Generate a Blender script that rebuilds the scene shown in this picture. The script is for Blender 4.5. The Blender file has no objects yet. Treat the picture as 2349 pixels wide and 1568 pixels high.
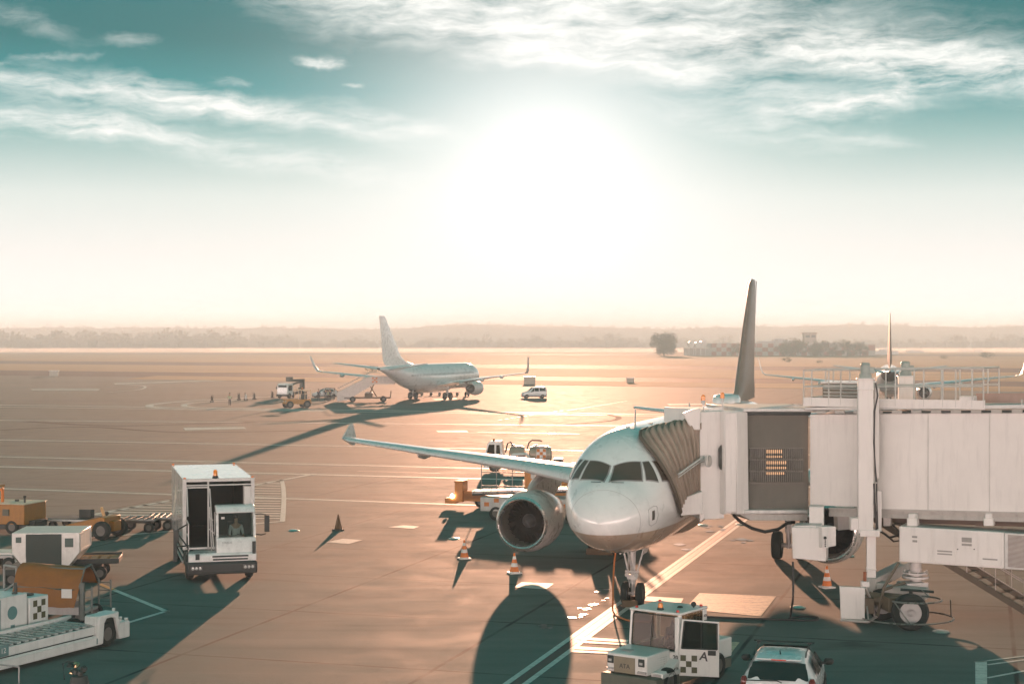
import bpy, bmesh, math, random
from mathutils import Vector, Matrix, noise
random.seed(7)
R=math.radians
SC=bpy.context.scene; COL=SC.collection
# ---------------------------------------------------------------- camera
F=3631.; H=8.8; Y0=783.; CX=1174.5
cam=bpy.data.objects.new('camera',bpy.data.cameras.new('camera')); COL.objects.link(cam)
cam.location=(0,0,H); cam.rotation_euler=(R(90),0,0)
cam.data.sensor_width=36; cam.data.lens=36*F/2349; cam.data.clip_start=.5; cam.data.clip_end=30000
SC.camera=cam
def gp(px,py,z=0.):
    d=F*(H-z)/(py-Y0); return Vector(((px-CX)*d/F,d,z))
def at(px,py,d): return Vector(((px-CX)*d/F,d,H-(py-Y0)*d/F))
# ---------------------------------------------------------------- light, sky, exposure
SUN_EL=5.7; SUN_AZ=1.35
SUN_STRENGTH=5.0; SUN_COL=(1.0,.50,.31)
HAZE_D=.00050; HAZE_G=.2
sl=bpy.data.lights.new('sun','SUN'); so=bpy.data.objects.new('sun',sl); COL.objects.link(so)
sl.energy=SUN_STRENGTH; sl.color=SUN_COL; sl.angle=R(.53)
sd=Vector((math.sin(R(SUN_AZ))*math.cos(R(SUN_EL)),math.cos(R(SUN_AZ))*math.cos(R(SUN_EL)),math.sin(R(SUN_EL))))
so.rotation_euler=(-sd).to_track_quat('-Z','Y').to_euler()
vs_=SC.view_settings; vs_.view_transform='Standard'; vs_.look='None'; vs_.exposure=0.82; vs_.gamma=1; vs_.use_curve_mapping=False
try:
    SC.cycles.volume_bounces=1; SC.cycles.max_bounces=8; SC.cycles.sample_clamp_indirect=4
except Exception: pass
class NT:
    def __init__(s,t): s.t=t; s.n=t.nodes; s.l=t.links
    def node(s,typ,ins=None,**kw):
        n=s.n.new(typ)
        for k,v in kw.items(): setattr(n,k,v)
        if ins:
            for k,v in ins.items(): s.set(n.inputs[k],v)
        return n
    def set(s,sock,v):
        if isinstance(v,bpy.types.NodeSocket): s.l.new(v,sock)
        elif isinstance(v,(tuple,list)) and sock.type=='RGBA' and len(v)==3: sock.default_value=(*v,1)
        else: sock.default_value=v
    def m(s,op,a,b=0.,c=0.,clamp=False):
        n=s.node('ShaderNodeMath',{0:a,1:b,2:c},operation=op); n.use_clamp=clamp; return n.outputs[0]
    def mix(s,f,a,b,bt='MIX'):
        n=s.n.new('ShaderNodeMix'); n.data_type='RGBA'; n.blend_type=bt
        s.set(n.inputs[0],f); s.set(n.inputs[6],a); s.set(n.inputs[7],b); return n.outputs[2]
    def ramp(s,f,stops,interp='LINEAR'):
        n=s.n.new('ShaderNodeValToRGB'); cr=n.color_ramp; cr.interpolation=interp
        while len(cr.elements)<len(stops): cr.elements.new(.5)
        for e,(p,c) in zip(cr.elements,stops): e.position=p; e.color=(*c,1) if len(c)==3 else c
        s.set(n.inputs[0],f); return n.outputs[0]
    def rng(s,v,a,b,c=0.,d=1.,smooth=False):
        n=s.n.new('ShaderNodeMapRange'); n.clamp=True
        if smooth: n.interpolation_type='SMOOTHSTEP'
        for i,x in enumerate((v,a,b,c,d)): s.set(n.inputs[i],x)
        return n.outputs[0]
    def noise(s,vec,scale,detail=4,rough=.5,dist=0.):
        n=s.node('ShaderNodeTexNoise',{'Vector':vec,'Scale':scale,'Detail':detail,'Roughness':rough,'Distortion':dist}); return n.outputs[0]
def make_world():
    w=bpy.data.worlds.new('World'); SC.world=w; w.use_nodes=True
    t=NT(w.node_tree); t.n.clear()
    tc=t.node('ShaderNodeTexCoord').outputs['Generated']
    nv=t.node('ShaderNodeVectorMath',{0:tc},operation='NORMALIZE').outputs[0]
    xyz=t.node('ShaderNodeSeparateXYZ',{0:nv}); x,y,z=xyz.outputs
    az=t.m('ARCTAN2',x,y)
    v=z
    # clear sky by elevation (towards the sun)
    base=t.ramp(v,[(0,(1.7,1.68,1.66)),(.025,(.98,.96,.93)),(.055,(.84,.83,.80)),(.09,(.66,.73,.70)),(.125,(.27,.46,.45)),(.155,(.01,.25,.27)),(.185,(.0,.15,.165)),(.26,(0,.15,.17)),(.5,(.0,.20,.19)),(1,(.0,.20,.185))])
    # opposite sky, plus an added bright band standing in for terminal bounce light
    back=t.ramp(v,[(0,(10.,7.2,6.5)),(.08,(9.2,6.6,6.0)),(.15,(.4,.44,.40)),(.30,(.03,.23,.22)),(.5,(.0,.20,.185)),(1,(.0,.20,.185))])
    fb=t.rng(y,-.15,.35,0,1,True)
    sky=t.mix(fb,back,base)
    # sun aureole
    dt=t.node('ShaderNodeVectorMath',{0:nv,1:tuple(sd)},operation='DOT_PRODUCT').outputs['Value']
    ang=t.m('ARCCOSINE',t.m('MINIMUM',dt,.999999))
    g1=t.m('EXPONENT',t.m('MULTIPLY',t.m('POWER',t.m('DIVIDE',ang,.11),1.8),-1.))
    g2=t.m('EXPONENT',t.m('MULTIPLY',t.m('DIVIDE',ang,.022),-1.))
    # clouds: PX,PY are just azimuth / elevation in fixed units
    PX=t.m('MULTIPLY_ADD',az,F,CX); PY=t.m('MULTIPLY_ADD',v,-F,Y0)
    front=t.rng(y,.1,.4)
    tot=None
    blobs=[(1120,66,480,58,6,1.15),(1700,110,640,78,6,.95),(2180,185,330,42,9,1.0),(1260,142,175,22,-3,.95),(1930,262,190,22,-3,.8),(2080,225,150,22,-18,.6),(1650,205,330,30,12,.55),
      (1500,15,460,34,2,.55),(230,232,390,34,5,.95),(640,275,330,26,11,.75),(110,310,230,26,2,.9),(520,350,420,30,9,.8),(95,95,110,24,14,.42),(310,122,60,15,6,.5),(150,160,90,6,-6,.35),
      (744,152,52,10,6,1.25),(805,207,24,5,2,.9),(540,198,50,8,6,.5),(25,181,28,6,4,.9),(900,285,140,22,12,.7),(1720,300,260,40,14,.45),(1980,335,120,12,8,.4)]
    P=t.node('ShaderNodeCombineXYZ',{0:PX,1:PY,2:0.}).outputs[0]
    wa=t.node('ShaderNodeTexNoise',{'Vector':P,'Scale':.006,'Detail':3.}).outputs['Color']
    wsub=t.node('ShaderNodeVectorMath',{0:wa,1:(.5,.5,.5)},operation='SUBTRACT').outputs[0]
    Pw=t.node('ShaderNodeVectorMath',{0:wsub,1:(90.,60.,0),2:P},operation='MULTIPLY_ADD').outputs[0]
    wb=t.node('ShaderNodeTexNoise',{'Vector':P,'Scale':.022,'Detail':5.,'Roughness':.6}).outputs['Color']
    wb=t.node('ShaderNodeVectorMath',{0:wb,1:(.5,.5,.5)},operation='SUBTRACT').outputs[0]
    Pb=t.node('ShaderNodeVectorMath',{0:wb,1:(70.,26.,0),2:Pw},operation='MULTIPLY_ADD').outputs[0]
    sb=t.node('ShaderNodeSeparateXYZ',{0:Pb}); BX,BY=sb.outputs[0],sb.outputs[1]
    for (bx,by,lx,ly,a,k) in blobs:
        ca,sa=math.cos(R(a)),math.sin(R(a))
        dx=t.m('SUBTRACT',BX,float(bx)); dy=t.m('SUBTRACT',BY,float(by))
        u=t.m('ADD',t.m('MULTIPLY',dx,ca/lx),t.m('MULTIPLY',dy,sa/lx))
        w_=t.m('ADD',t.m('MULTIPLY',dx,-sa/ly),t.m('MULTIPLY',dy,ca/ly))
        d2=t.m('ADD',t.m('POWER',t.m('ABSOLUTE',u),3.),t.m('MULTIPLY',w_,w_))
        e=t.m('MULTIPLY',t.m('EXPONENT',t.m('MULTIPLY',d2,-.9)),k)
        tot=e if tot is None else t.m('ADD',tot,e)
    Pm=t.node('ShaderNodeMapping',{'Vector':Pw,'Rotation':(0,0,R(-9)),'Scale':(.0042,.020,1)}).outputs[0]
    n1=t.noise(Pm,1.,8,.62,.15)
    Pm2=t.node('ShaderNodeMapping',{'Vector':Pw,'Rotation':(0,0,R(14)),'Scale':(.009,.040,1)}).outputs[0]
    n2=t.noise(Pm2,1.,8,.66,.3)
    nn=t.m('ADD',t.m('MULTIPLY',n1,.6),t.m('MULTIPLY',n2,.4))
    nn=t.rng(nn,.36,.64,0,1.)
    cl=t.m('MULTIPLY',t.m('MINIMUM',t.m('MULTIPLY',tot,.86),1.1),t.m('MULTIPLY_ADD',nn,1.22,.05))
    cl=t.m('MULTIPLY',t.rng(cl,.05,1.05,0,.97,False),front)
    # general thin cirrus for the rest of the sky
    gmap=t.node('ShaderNodeMapping',{'Vector':nv,'Scale':(2.2,2.2,9)}).outputs[0]
    gn=t.m('MULTIPLY',t.rng(t.noise(gmap,1.4,6,.6,.8),.52,.75,0,.35),t.m('SUBTRACT',1.,front))
    cl=t.m('MAXIMUM',cl,gn)
    # cloud colour: white, a little grey-green in its thick parts
    ccol=t.mix(t.rng(n1,.45,.7,0,.9),(.88,.88,.84),(.80,.85,.81))
    ccol=t.mix(t.rng(v,.10,.2),(.95,.94,.91),ccol)
    sky=t.mix(cl,sky,ccol)
    sky=t.mix(t.m('MULTIPLY',g1,.92,clamp=True),sky,(1.0,.99,.97))
    sky=t.mix(1.,sky,t.node('ShaderNodeVectorMath',{0:(1.0,1.0,.97),'Scale':t.m('MULTIPLY',g2,.5)},operation='SCALE').outputs[0],'ADD')
    b1=t.node('ShaderNodeBackground',{'Color':sky,'Strength':.66})
    ns=t.node('ShaderNodeTexSky',sky_type='NISHITA'); ns.sun_disc=False
    ns.sun_elevation=R(SUN_EL); ns.sun_rotation=R(SUN_AZ); ns.altitude=200; ns.dust_density=2.0
    b2=t.node('ShaderNodeBackground',{'Color':ns.outputs[0],'Strength':.0004})
    ad=t.node('ShaderNodeAddShader',{0:b1.outputs[0],1:b2.outputs[0]})
    o=t.node('ShaderNodeOutputWorld'); t.l.new(ad.outputs[0],o.inputs[0])
make_world()
# ---------------------------------------------------------------- materials
MATS={}
def mat(name,col,rough=.6,metal=0.,var=.12,scale=3.,spec=.5,bump=0.,bscale=40.,dirt=0.,coat=0.):
    if name in MATS: return MATS[name]
    m=bpy.data.materials.new(name); m.use_nodes=True; t=NT(m.node_tree); t.n.clear()
    oc=t.node('ShaderNodeTexCoord').outputs['Object']
    n=t.noise(oc,scale,5,.6)
    c1=tuple(max(0,c*(1-var)) for c in col); c2=tuple(min(1,c*(1+var)) for c in col)
    c=t.mix(t.rng(n,.3,.7),c1,c2)
    if dirt:
        st=t.node('ShaderNodeMapping',{'Vector':oc,'Scale':(3,3,.35)}).outputs[0]
        c=t.mix(t.m('MULTIPLY',t.rng(t.noise(st,2.,6,.65),.52,.78),dirt),c,tuple(k*.35+.01 for k in col))
    b=t.node('ShaderNodeBsdfPrincipled',{'Base Color':c,'Roughness':t.rng(n,.3,.7,max(.02,rough-.08),min(1,rough+.08)),'Metallic':metal,'Specular IOR Level':spec,'Coat Weight':coat,'Coat Roughness':.07})
    if bump:
        bn=t.node('ShaderNodeBump',{'Height':t.noise(oc,bscale,3),'Strength':bump,'Distance':.02}); t.l.new(bn.outputs[0],b.inputs['Normal'])
    o=t.node('ShaderNodeOutputMaterial'); t.l.new(b.outputs[0],o.inputs[0])
    MATS[name]=m; return m
def glass_mat(name,tint=(.5,.6,.55),alpha=.45,rough=.03):
    if name in MATS: return MATS[name]
    m=bpy.data.materials.new(name); m.use_nodes=True; t=NT(m.node_tree); t.n.clear()
    fr=t.node('ShaderNodeFresnel',{'IOR':1.5}).outputs[0]
    tr=t.node('ShaderNodeBsdfTransparent',{'Color':tint}); gl=t.node('ShaderNodeBsdfGlossy',{'Color':(.9,.9,.9),'Roughness':rough})
    df=t.node('ShaderNodeBsdfDiffuse',{'Color':tuple(c*.12 for c in tint)})
    a=t.node('ShaderNodeMixShader',{0:alpha,1:tr.outputs[0],2:df.outputs[0]})
    b=t.node('ShaderNodeMixShader',{0:t.m('MULTIPLY',fr,.28,clamp=True),1:a.outputs[0],2:gl.outputs[0]})
    o=t.node('ShaderNodeOutputMaterial'); t.l.new(b.outputs[0],o.inputs[0]); MATS[name]=m; return m
def emit_mat(name,col,s):
    m=bpy.data.materials.new(name); m.use_nodes=True; t=NT(m.node_tree); t.n.clear()
    e=t.node('ShaderNodeEmission',{'Color':col,'Strength':s}); o=t.node('ShaderNodeOutputMaterial'); t.l.new(e.outputs[0],o.inputs[0]); return m
WHITE=mat('white_paint',(.76,.75,.73),.3,dirt=.14,coat=1.)
OFFW=mat('offwhite_panel',(.66,.65,.62),.55,var=.05,scale=1.2,dirt=.18)
GREY=mat('grey_metal',(.36,.36,.35),.45,metal=.3,dirt=.3)
LGREY=mat('light_grey_metal',(.55,.55,.53),.45,metal=.2,dirt=.25)
DARK=mat('dark_metal',(.024,.036,.033),.55,dirt=.2)
BLACK=mat('black_plastic',(.012,.022,.020),.5)
RUBBER=mat('rubber',(.014,.022,.020),.85,bump=.3)
STEEL=mat('steel',(.5,.5,.48),.3,metal=.8,dirt=.2)
YEL=mat('yellow_paint',(.36,.15,.02),.45,dirt=.35)
ORG=mat('orange_paint',(.72,.19,.03),.5,dirt=.3)
TARP=mat('orange_tarp',(.24,.095,.02),.7,bump=.5,bscale=6)
AMBER=mat('amber_lens',(.85,.25,.02),.25,spec=.8)
RED=mat('red_lens',(.55,.04,.02),.25)
LENS=mat('lamp_lens',(.75,.75,.72),.1,metal=.5)
PAINTW=mat('white_marking_paint',(.62,.61,.58),.55,var=.25,scale=6)
GLASS=glass_mat('vehicle_glass')
CARGL=mat('car_glass',(.012,.024,.022),.06,spec=.4,var=.02)
GLASSD=glass_mat('dark_glass',(.25,.3,.28),.75)
RIMD=mat('rim_dark',(.13,.13,.12),.5,metal=.3,dirt=.4)
HOSE=mat('black_hose',(.03,.03,.03),.5)
ORHOSE=mat('orange_hose',(.45,.15,.04),.5)
# ---------------------------------------------------------------- mesh helpers
class MB:
    def __init__(s): s.v=[]; s.f=[]; s.m=[]; s.mi=0; s.M=None
    def add(s,vs,fs):
        o=len(s.v)
        for p in vs:
            p=Vector(p)
            if s.M is not None: p=s.M@p
            s.v.append(tuple(p))
        for f in fs: s.f.append([i+o for i in f]); s.m.append(s.mi)
        return s
    def box(s,c,d,rz=0.,rx=0.,ry=0.,top=(1,1)):
        c=Vector(c); m=Matrix.Rotation(R(rz),3,'Z')@Matrix.Rotation(R(ry),3,'Y')@Matrix.Rotation(R(rx),3,'X')
        vs=[c+m@Vector((sx*d[0]/2*(top[0] if sz>0 else 1),sy*d[1]/2*(top[1] if sz>0 else 1),sz*d[2]/2)) for sz in (-1,1) for sy in (-1,1) for sx in (-1,1)]
        return s.add(vs,[(0,2,3,1),(4,5,7,6),(0,1,5,4),(2,6,7,3),(0,4,6,2),(1,3,7,5)])
    def bb(s,x0,x1,y0,y1,z0,z1): return s.box(((x0+x1)/2,(y0+y1)/2,(z0+z1)/2),(abs(x1-x0),abs(y1-y0),abs(z1-z0)))
    def ring(s,c,ax,r,n,ph=0.):
        ax=Vector(ax).normalized(); u=ax.orthogonal().normalized() if abs(ax.z)>.999 or abs(ax.z)<-.999 else Vector((0,0,1)).cross(ax).normalized()
        w=ax.cross(u); return [Vector(c)+u*(r*math.cos(ph+2*math.pi*i/n))+w*(r*math.sin(ph+2*math.pi*i/n)) for i in range(n)]
    def loft(s,rings,cap=True,closed=True):
        n=len(rings[0]); vs=[p for r in rings for p in r]; fs=[]
        for k in range(len(rings)-1):
            for i in range(n if closed else n-1):
                j=(i+1)%n; fs.append((k*n+i,k*n+j,(k+1)*n+j,(k+1)*n+i))
        if cap: fs.append(tuple(range(n))[::-1]); fs.append(tuple((len(rings)-1)*n+i for i in range(n)))
        return s.add(vs,fs)
    def cyl(s,a,b,r,r2=None,n=12,cap=True):
        a=Vector(a);b=Vector(b); r2=r if r2 is None else r2
        return s.loft([s.ring(a,b-a,r,n),s.ring(b,b-a,r2,n)],cap)
    def lathe(s,o,ax,prof,n=24,cap=True):
        o=Vector(o);ax=Vector(ax).normalized()
        return s.loft([s.ring(o+ax*t_,ax,max(r,.001),n) for t_,r in prof],cap)
    def tube(s,pts,r,n=8):
        pts=[Vector(p) for p in pts]; rings=[]
        for i,p in enumerate(pts):
            d=(pts[min(i+1,len(pts)-1)]-pts[max(i-1,0)])
            rings.append(s.ring(p,d,r,n))
        # keep ring frames aligned
        return s.loft(rings)
    def bars(s,segs,r,n=6):
        for a,b in segs: s.cyl(a,b,r,n=n)
        return s
    def prism(s,poly,y0,y1,plane='xz'):
        def P(p,y):
            return Vector((p[0],y,p[1])) if plane=='xz' else (Vector((y,p[0],p[1])) if plane=='yz' else Vector((p[0],p[1],y)))
        return s.loft([[P(p,y0) for p in poly],[P(p,y1) for p in poly]])
    def sph(s,c,r,sc=(1,1,1),n=12):
        c=Vector(c); rings=[]
        for k in range(1,n//2):
            th=math.pi*k/(n//2)
            rings.append([c+Vector((r*sc[0]*math.sin(th)*math.cos(2*math.pi*i/n),r*sc[1]*math.sin(th)*math.sin(2*math.pi*i/n),r*sc[2]*math.cos(th))) for i in range(n)])
        return s.loft(rings)
    def quad(s,a,b,c,d): return s.add([a,b,c,d],[(0,1,2,3)])
    def build(s,name,m,parent=None,smooth=True,bev=0.,ang=35,normals=True,**props):
        me=bpy.data.meshes.new(name); me.from_pydata(s.v,[],s.f)
        ms=m if isinstance(m,(list,tuple)) else [m]
        for q in ms: me.materials.append(q)
        if len(ms)>1: me.polygons.foreach_set('material_index',s.m)
        if normals:
            b=bmesh.new(); b.from_mesh(me); bmesh.ops.recalc_face_normals(b,faces=b.faces); b.to_mesh(me); b.free()
        if smooth:
            me.polygons.foreach_set('use_smooth',[True]*len(me.polygons)); me.set_sharp_from_angle(angle=R(ang))
        o=bpy.data.objects.new(name,me); COL.objects.link(o)
        if parent: o.parent=parent
        if bev:
            b=o.modifiers.new('bevel','BEVEL'); b.width=bev; b.segments=2; b.limit_method='ANGLE'; b.angle_limit=R(40)
        for k,v in props.items(): o[k]=v
        return o
def thing(name,label,cat,loc=(0,0,0),rz=0.,group=None):
    o=bpy.data.objects.new(name,None); COL.objects.link(o); o.location=loc; o.rotation_euler=(0,0,rz); o.empty_display_size=.3
    o['label']=label; o['category']=cat
    if group: o['group']=group
    return o
def tag(o,label,cat,group=None,kind=None):
    o['label']=label; o['category']=cat
    if group: o['group']=group
    if kind: o['kind']=kind
    return o
def struct(o): o['kind']='structure'; return o
def copy_tree(o,parent=None,loc=None,rz=None,label=None,drop=()):
    c=o.copy(); COL.objects.link(c); c.parent=parent
    if loc is not None: c.location=loc
    if rz is not None: c.rotation_euler=(0,0,rz)
    if label: c['label']=label
    for ch in list(o.children):
        if ch.name.split('.')[0] in drop: continue
        copy_tree(ch,c)
    return c
def text_mesh(name,txt,size,m,parent,loc,rot,ext=.003,bold=False):
    cu=bpy.data.curves.new(name,'FONT'); cu.body=txt; cu.size=size; cu.extrude=ext; cu.align_x='CENTER'; cu.align_y='CENTER'
    if bold: cu.offset=size*.025
    t=bpy.data.objects.new(name,cu); COL.objects.link(t)
    dg=bpy.context.evaluated_depsgraph_get(); me=bpy.data.meshes.new_from_object(t.evaluated_get(dg)); bpy.data.objects.remove(t)
    me.materials.clear(); me.materials.append(m); o=bpy.data.objects.new(name,me); COL.objects.link(o); o.parent=parent; o.location=loc; o.rotation_euler=rot
    return o
def wheel(parent,c,r,w,name='wheel',rimr=.55,rimmat=None,axis=(1,0,0),n=28):
    """tyre + rim as sub-part; c = centre"""
    c=Vector(c); ax=Vector(axis).normalized(); b=MB()
    b.lathe(c-ax*w/2,ax,[(0,r*rimr),(0,r*.86),(w*.12,r*.97),(w*.28,r),(w*.72,r),(w*.88,r*.97),(w,r*.86),(w,r*rimr)],n,cap=False)
    # close the inside
    b.lathe(c-ax*w/2,ax,[(0,r*rimr),(w,r*rimr)],n,cap=False)
    o=b.build(name,RUBBER,parent)
    q=MB(); q.lathe(c-ax*w*.42,ax,[(0,r*.12),(0,r*rimr*.98),(w*.05,r*rimr*.98),(w*.16,r*rimr*.8),(w*.18,r*.3),(w*.0,r*.22),(w*.0,r*.1)],n,cap=False)
    q.lathe(c+ax*w*.42,-ax,[(0,r*.12),(0,r*rimr*.98),(w*.05,r*rimr*.98),(w*.16,r*rimr*.8),(w*.18,r*.3),(w*.0,r*.22),(w*.0,r*.1)],n,cap=False)
    q.cyl(c-ax*w*.12,c+ax*w*.12,r*rimr*.9,n=20); q.cyl(c-ax*w*.38,c+ax*w*.38,r*rimr*.28,n=14)
    for k in range(6): v_=Matrix.Rotation(k*math.pi/3,3,ax)@(ax.orthogonal().normalized()*r*rimr*.6); q.cyl(c+v_-ax*w*.18,c+v_+ax*w*.18,r*.035,n=6)
    q.build('rim',rimmat or RIMD,o)
    return o
def beacon(parent,c,r=.06,h=.12,m=None):
    b=MB(); b.cyl((c[0],c[1],c[2]),(c[0],c[1],c[2]+h*.35),r*1.5,r*1.1,n=12); o=b.build('beacon_base',DARK,parent)
    b=MB(); b.lathe((c[0],c[1],c[2]+h*.35),(0,0,1),[(0,r),(h*.6,r*.9),(h*.75,r*.5)],12); b.build('beacon_lamp',m or AMBER,parent); return o
# ---------------------------------------------------------------- ground
AX=R(16.6)  # the stand's centre line runs 16.6 deg off north
def rot_coord(t,ang):
    oc=t.node('ShaderNodeTexCoord').outputs['Object']
    return oc,t.node('ShaderNodeMapping',{'Vector':oc,'Rotation':(0,0,ang)}).outputs[0]
def ground_material():
    m=bpy.data.materials.new('apron_concrete'); m.use_nodes=True; t=NT(m.node_tree); t.n.clear()
    oc,rc=rot_coord(t,AX)
    big=t.noise(oc,.035,5,.6); med=t.noise(oc,.5,6,.62,.4); fine=t.noise(oc,14.,4,.7)
    st=t.node('ShaderNodeMapping',{'Vector':oc,'Rotation':(0,0,R(16)),'Scale':(.045,.55,1)}).outputs[0]
    streak=t.noise(st,1.,7,.65,.5)
    col=t.ramp(t.m('ADD',t.m('MULTIPLY',big,.5),t.m('MULTIPLY',med,.5)),[(.36,(.108,.138,.128)),(.5,(.136,.168,.155)),(.64,(.172,.200,.184))])
    col=t.mix(t.rng(streak,.52,.75,0,.5),col,(.062,.085,.078))
    col=t.mix(t.rng(streak,.28,.44,.3,0),col,(.25,.24,.22))
    col=t.mix(t.rng(fine,.35,.7,0,.22),col,(.06,.062,.06))
    # slab joints on a 7.5 m grid turned with the stand
    sx=t.node('ShaderNodeSeparateXYZ',{0:rc})
    jit=t.m('MULTIPLY',t.noise(oc,1.2,3),.05)
    def joint(c,p,o,w):
        f=t.m('FRACT',t.m('DIVIDE',t.m('ADD',t.m('ADD',c,jit),o),p)); d=t.m('MULTIPLY',t.m('ABSOLUTE',t.m('SUBTRACT',f,.5)),p)
        return t.rng(d,w*.4,w,1,0)
    j=t.m('MAXIMUM',joint(sx.outputs[0],7.5,2.9,.085),joint(sx.outputs[1],7.5,1.1,.085))
    j=t.m('MULTIPLY',j,t.rng(t.noise(oc,.35,3),.35,.6,.25,.9))
    col=t.mix(j,col,(.025,.03,.028))
    # oil and tyre stains
    vs=t.node('ShaderNodeMapping',{'Vector':oc,'Rotation':(0,0,R(-12)),'Scale':(.16,.42,1)}).outputs[0]
    sp=t.noise(vs,1.,3,.5,1.)
    col=t.mix(t.rng(sp,.60,.76,0,.6),col,(.035,.036,.034))
    rough=t.rng(t.m('ADD',t.m('MULTIPLY',streak,.35),t.m('MULTIPLY',med,.65)),.3,.7,.72,.88)
    bn=t.node('ShaderNodeBump',{'Height':t.m('ADD',fine,t.m('MULTIPLY',t.noise(oc,60.,3),.6)),'Strength':.35,'Distance':.01}).outputs[0]
    b=t.node('ShaderNodeBsdfPrincipled',{'Base Color':col,'Roughness':rough,'Specular IOR Level':GSPEC,'Normal':bn})
    o=t.node('ShaderNodeOutputMaterial'); t.l.new(b.outputs[0],o.inputs[0]); return m
GSPEC=.12
def field_material(name,c1,c2,c3,rough=.9,sc=.08,spec=.2,ang=R(27)):
    m=bpy.data.materials.new(name); m.use_nodes=True; t=NT(m.node_tree); t.n.clear()
    oc=t.node('ShaderNodeTexCoord').outputs['Object']
    mp=t.node('ShaderNodeMapping',{'Vector':oc,'Rotation':(0,0,ang),'Scale':(.12,1.,1)}).outputs[0]
    n=t.noise(mp,sc,6,.65,.3); n2=t.noise(oc,1.5,4,.7)
    col=t.ramp(n,[(.3,c1),(.5,c2),(.7,c3)]); col=t.mix(t.rng(n2,.35,.7,0,.5),col,tuple(k*.55 for k in c2))
    b=t.node('ShaderNodeBsdfPrincipled',{'Base Color':col,'Roughness':rough,'Specular IOR Level':spec})
    o=t.node('ShaderNodeOutputMaterial'); t.l.new(b.outputs[0],o.inputs[0]); return m
APRON=ground_material()
GRASS=field_material('dry_grass',(.16,.12,.045),(.24,.175,.07),(.33,.25,.11))
TAXI=field_material('taxiway_asphalt',(.05,.05,.047),(.075,.072,.066),(.11,.105,.095),.8,.1,.08)
FIELDM=field_material('far_field',(.20,.16,.08),(.27,.21,.11),(.36,.28,.15),.9,.01)
b=MB(); b.quad((-9000,-300,-.3),(9000,-300,-.3),(9000,14000,-.3),(-9000,14000,-.3)); struct(b.build('ground',FIELDM,smooth=False))
# apron: concrete sheet up to the first taxiway edge (slanted line)
def band(name,m,d0a,d1a,z,xa=-900,xb=900,sl=-.52,sl2=None):
    sl2=sl if sl2 is None else sl2
    b=MB(); n=12
    for i in range(n):
        x0=xa+(xb-xa)*i/n; x1=xa+(xb-xa)*(i+1)/n
        b.quad((x0,d0a+sl*x0,z),(x1,d0a+sl*x1,z),(x1,d1a+sl2*x1,z),(x0,d1a+sl2*x0,z))
    return struct(b.build(name,m,smooth=False))
b=MB(); b.quad((-450,-120,0),(450,-120,0),(450,150,0),(-450,560,0)); struct(b.build('apron',APRON,smooth=False))
band('grass_verge',GRASS,327,364,.03,-92,420)
band('taxiway',TAXI,364,410,.0,-420,420); band('taxiway',TAXI,320,365,-.01,-420,420)
band('grass_strip',GRASS,410,530,.035,-700,700)
band('taxiway',TAXI,530,620,.0,-800,800)
band('grass_field',GRASS,620,1080,.03,-900,900,-.52,-.3)
band('runway',TAXI,1080,1180,.0,-1000,1000,-.3)
band('grass_field',GRASS,1180,1700,.0,-1200,1200,-.3,0)
# ---------------------------------------------------------------- painted markings
LZ=[.004]
def mat_paint(name,col,wear=.45):
    m=bpy.data.materials.new(name); m.use_nodes=True; t=NT(m.node_tree); t.n.clear()
    oc=t.node('ShaderNodeTexCoord').outputs['Object']
    n=t.noise(oc,5.,6,.7); mp=t.node('ShaderNodeMapping',{'Vector':oc,'Rotation':(0,0,R(16)),'Scale':(.5,3.,1)}).outputs[0]; n2=t.noise(mp,1.5,5,.65)
    f=t.m('MULTIPLY',t.rng(t.m('ADD',t.m('MULTIPLY',n,.5),t.m('MULTIPLY',n2,.5)),.46,.62),wear)
    c=t.mix(f,col,(.13,.12,.11))
    b=t.node('ShaderNodeBsdfPrincipled',{'Base Color':c,'Roughness':.6,'Specular IOR Level':.3})
    o=t.node('ShaderNodeOutputMaterial'); t.l.new(b.outputs[0],o.inputs[0]); return m
PW=mat_paint('worn_white_paint',(.66,.65,.61)); PY=mat_paint('cream_paint',(.60,.52,.36),.8); PO=mat_paint('orange_line_paint',(.6,.3,.08)); PD=mat_paint('faded_paint',(.32,.30,.27),.9)
def poly(pts,z): return [Vector((p.x,p.y,z)) for p in pts]
def marking(name,polys,m,z=.006):
    b=MB()
    for P in polys: b.add([(p[0],p[1],z) for p in P],[tuple(range(len(P)))])
    return struct(b.build(name,m,smooth=False))
def stripe(p,q,w,w2=None):
    p=Vector(p[:2]); q=Vector(q[:2]); d=(q-p).normalized(); n=Vector((-d.y,d.x)); w2=w if w2 is None else w2
    return [p-n*w/2,q-n*w2/2,q+n*w2/2,p+n*w/2]
def pstripe(x0,y0,x1,y1,w,ext=0):
    p=gp(x0,y0); q=gp(x1,y1); d=(q-p).normalized(); return stripe(p-d*ext,q+d*ext,w)
def curve_strip(pts,w,n=10):
    pts=[Vector(p[:2]) for p in pts]; out=[]
    P=[pts[0]]+pts+[pts[-1]]; C=[]
    for i in range(1,len(P)-2):
        for k in range(n):
            u=k/n; a,b_,c,d=P[i-1],P[i],P[i+1],P[i+2]
            C.append(.5*((2*b_)+(c-a)*u+(2*a-5*b_+4*c-d)*u*u+(3*b_-a-3*c+d)*u**3))
    C.append(pts[-1])
    for a,b_ in zip(C,C[1:]): out.append(stripe(a,b_,w))
    return out
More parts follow.
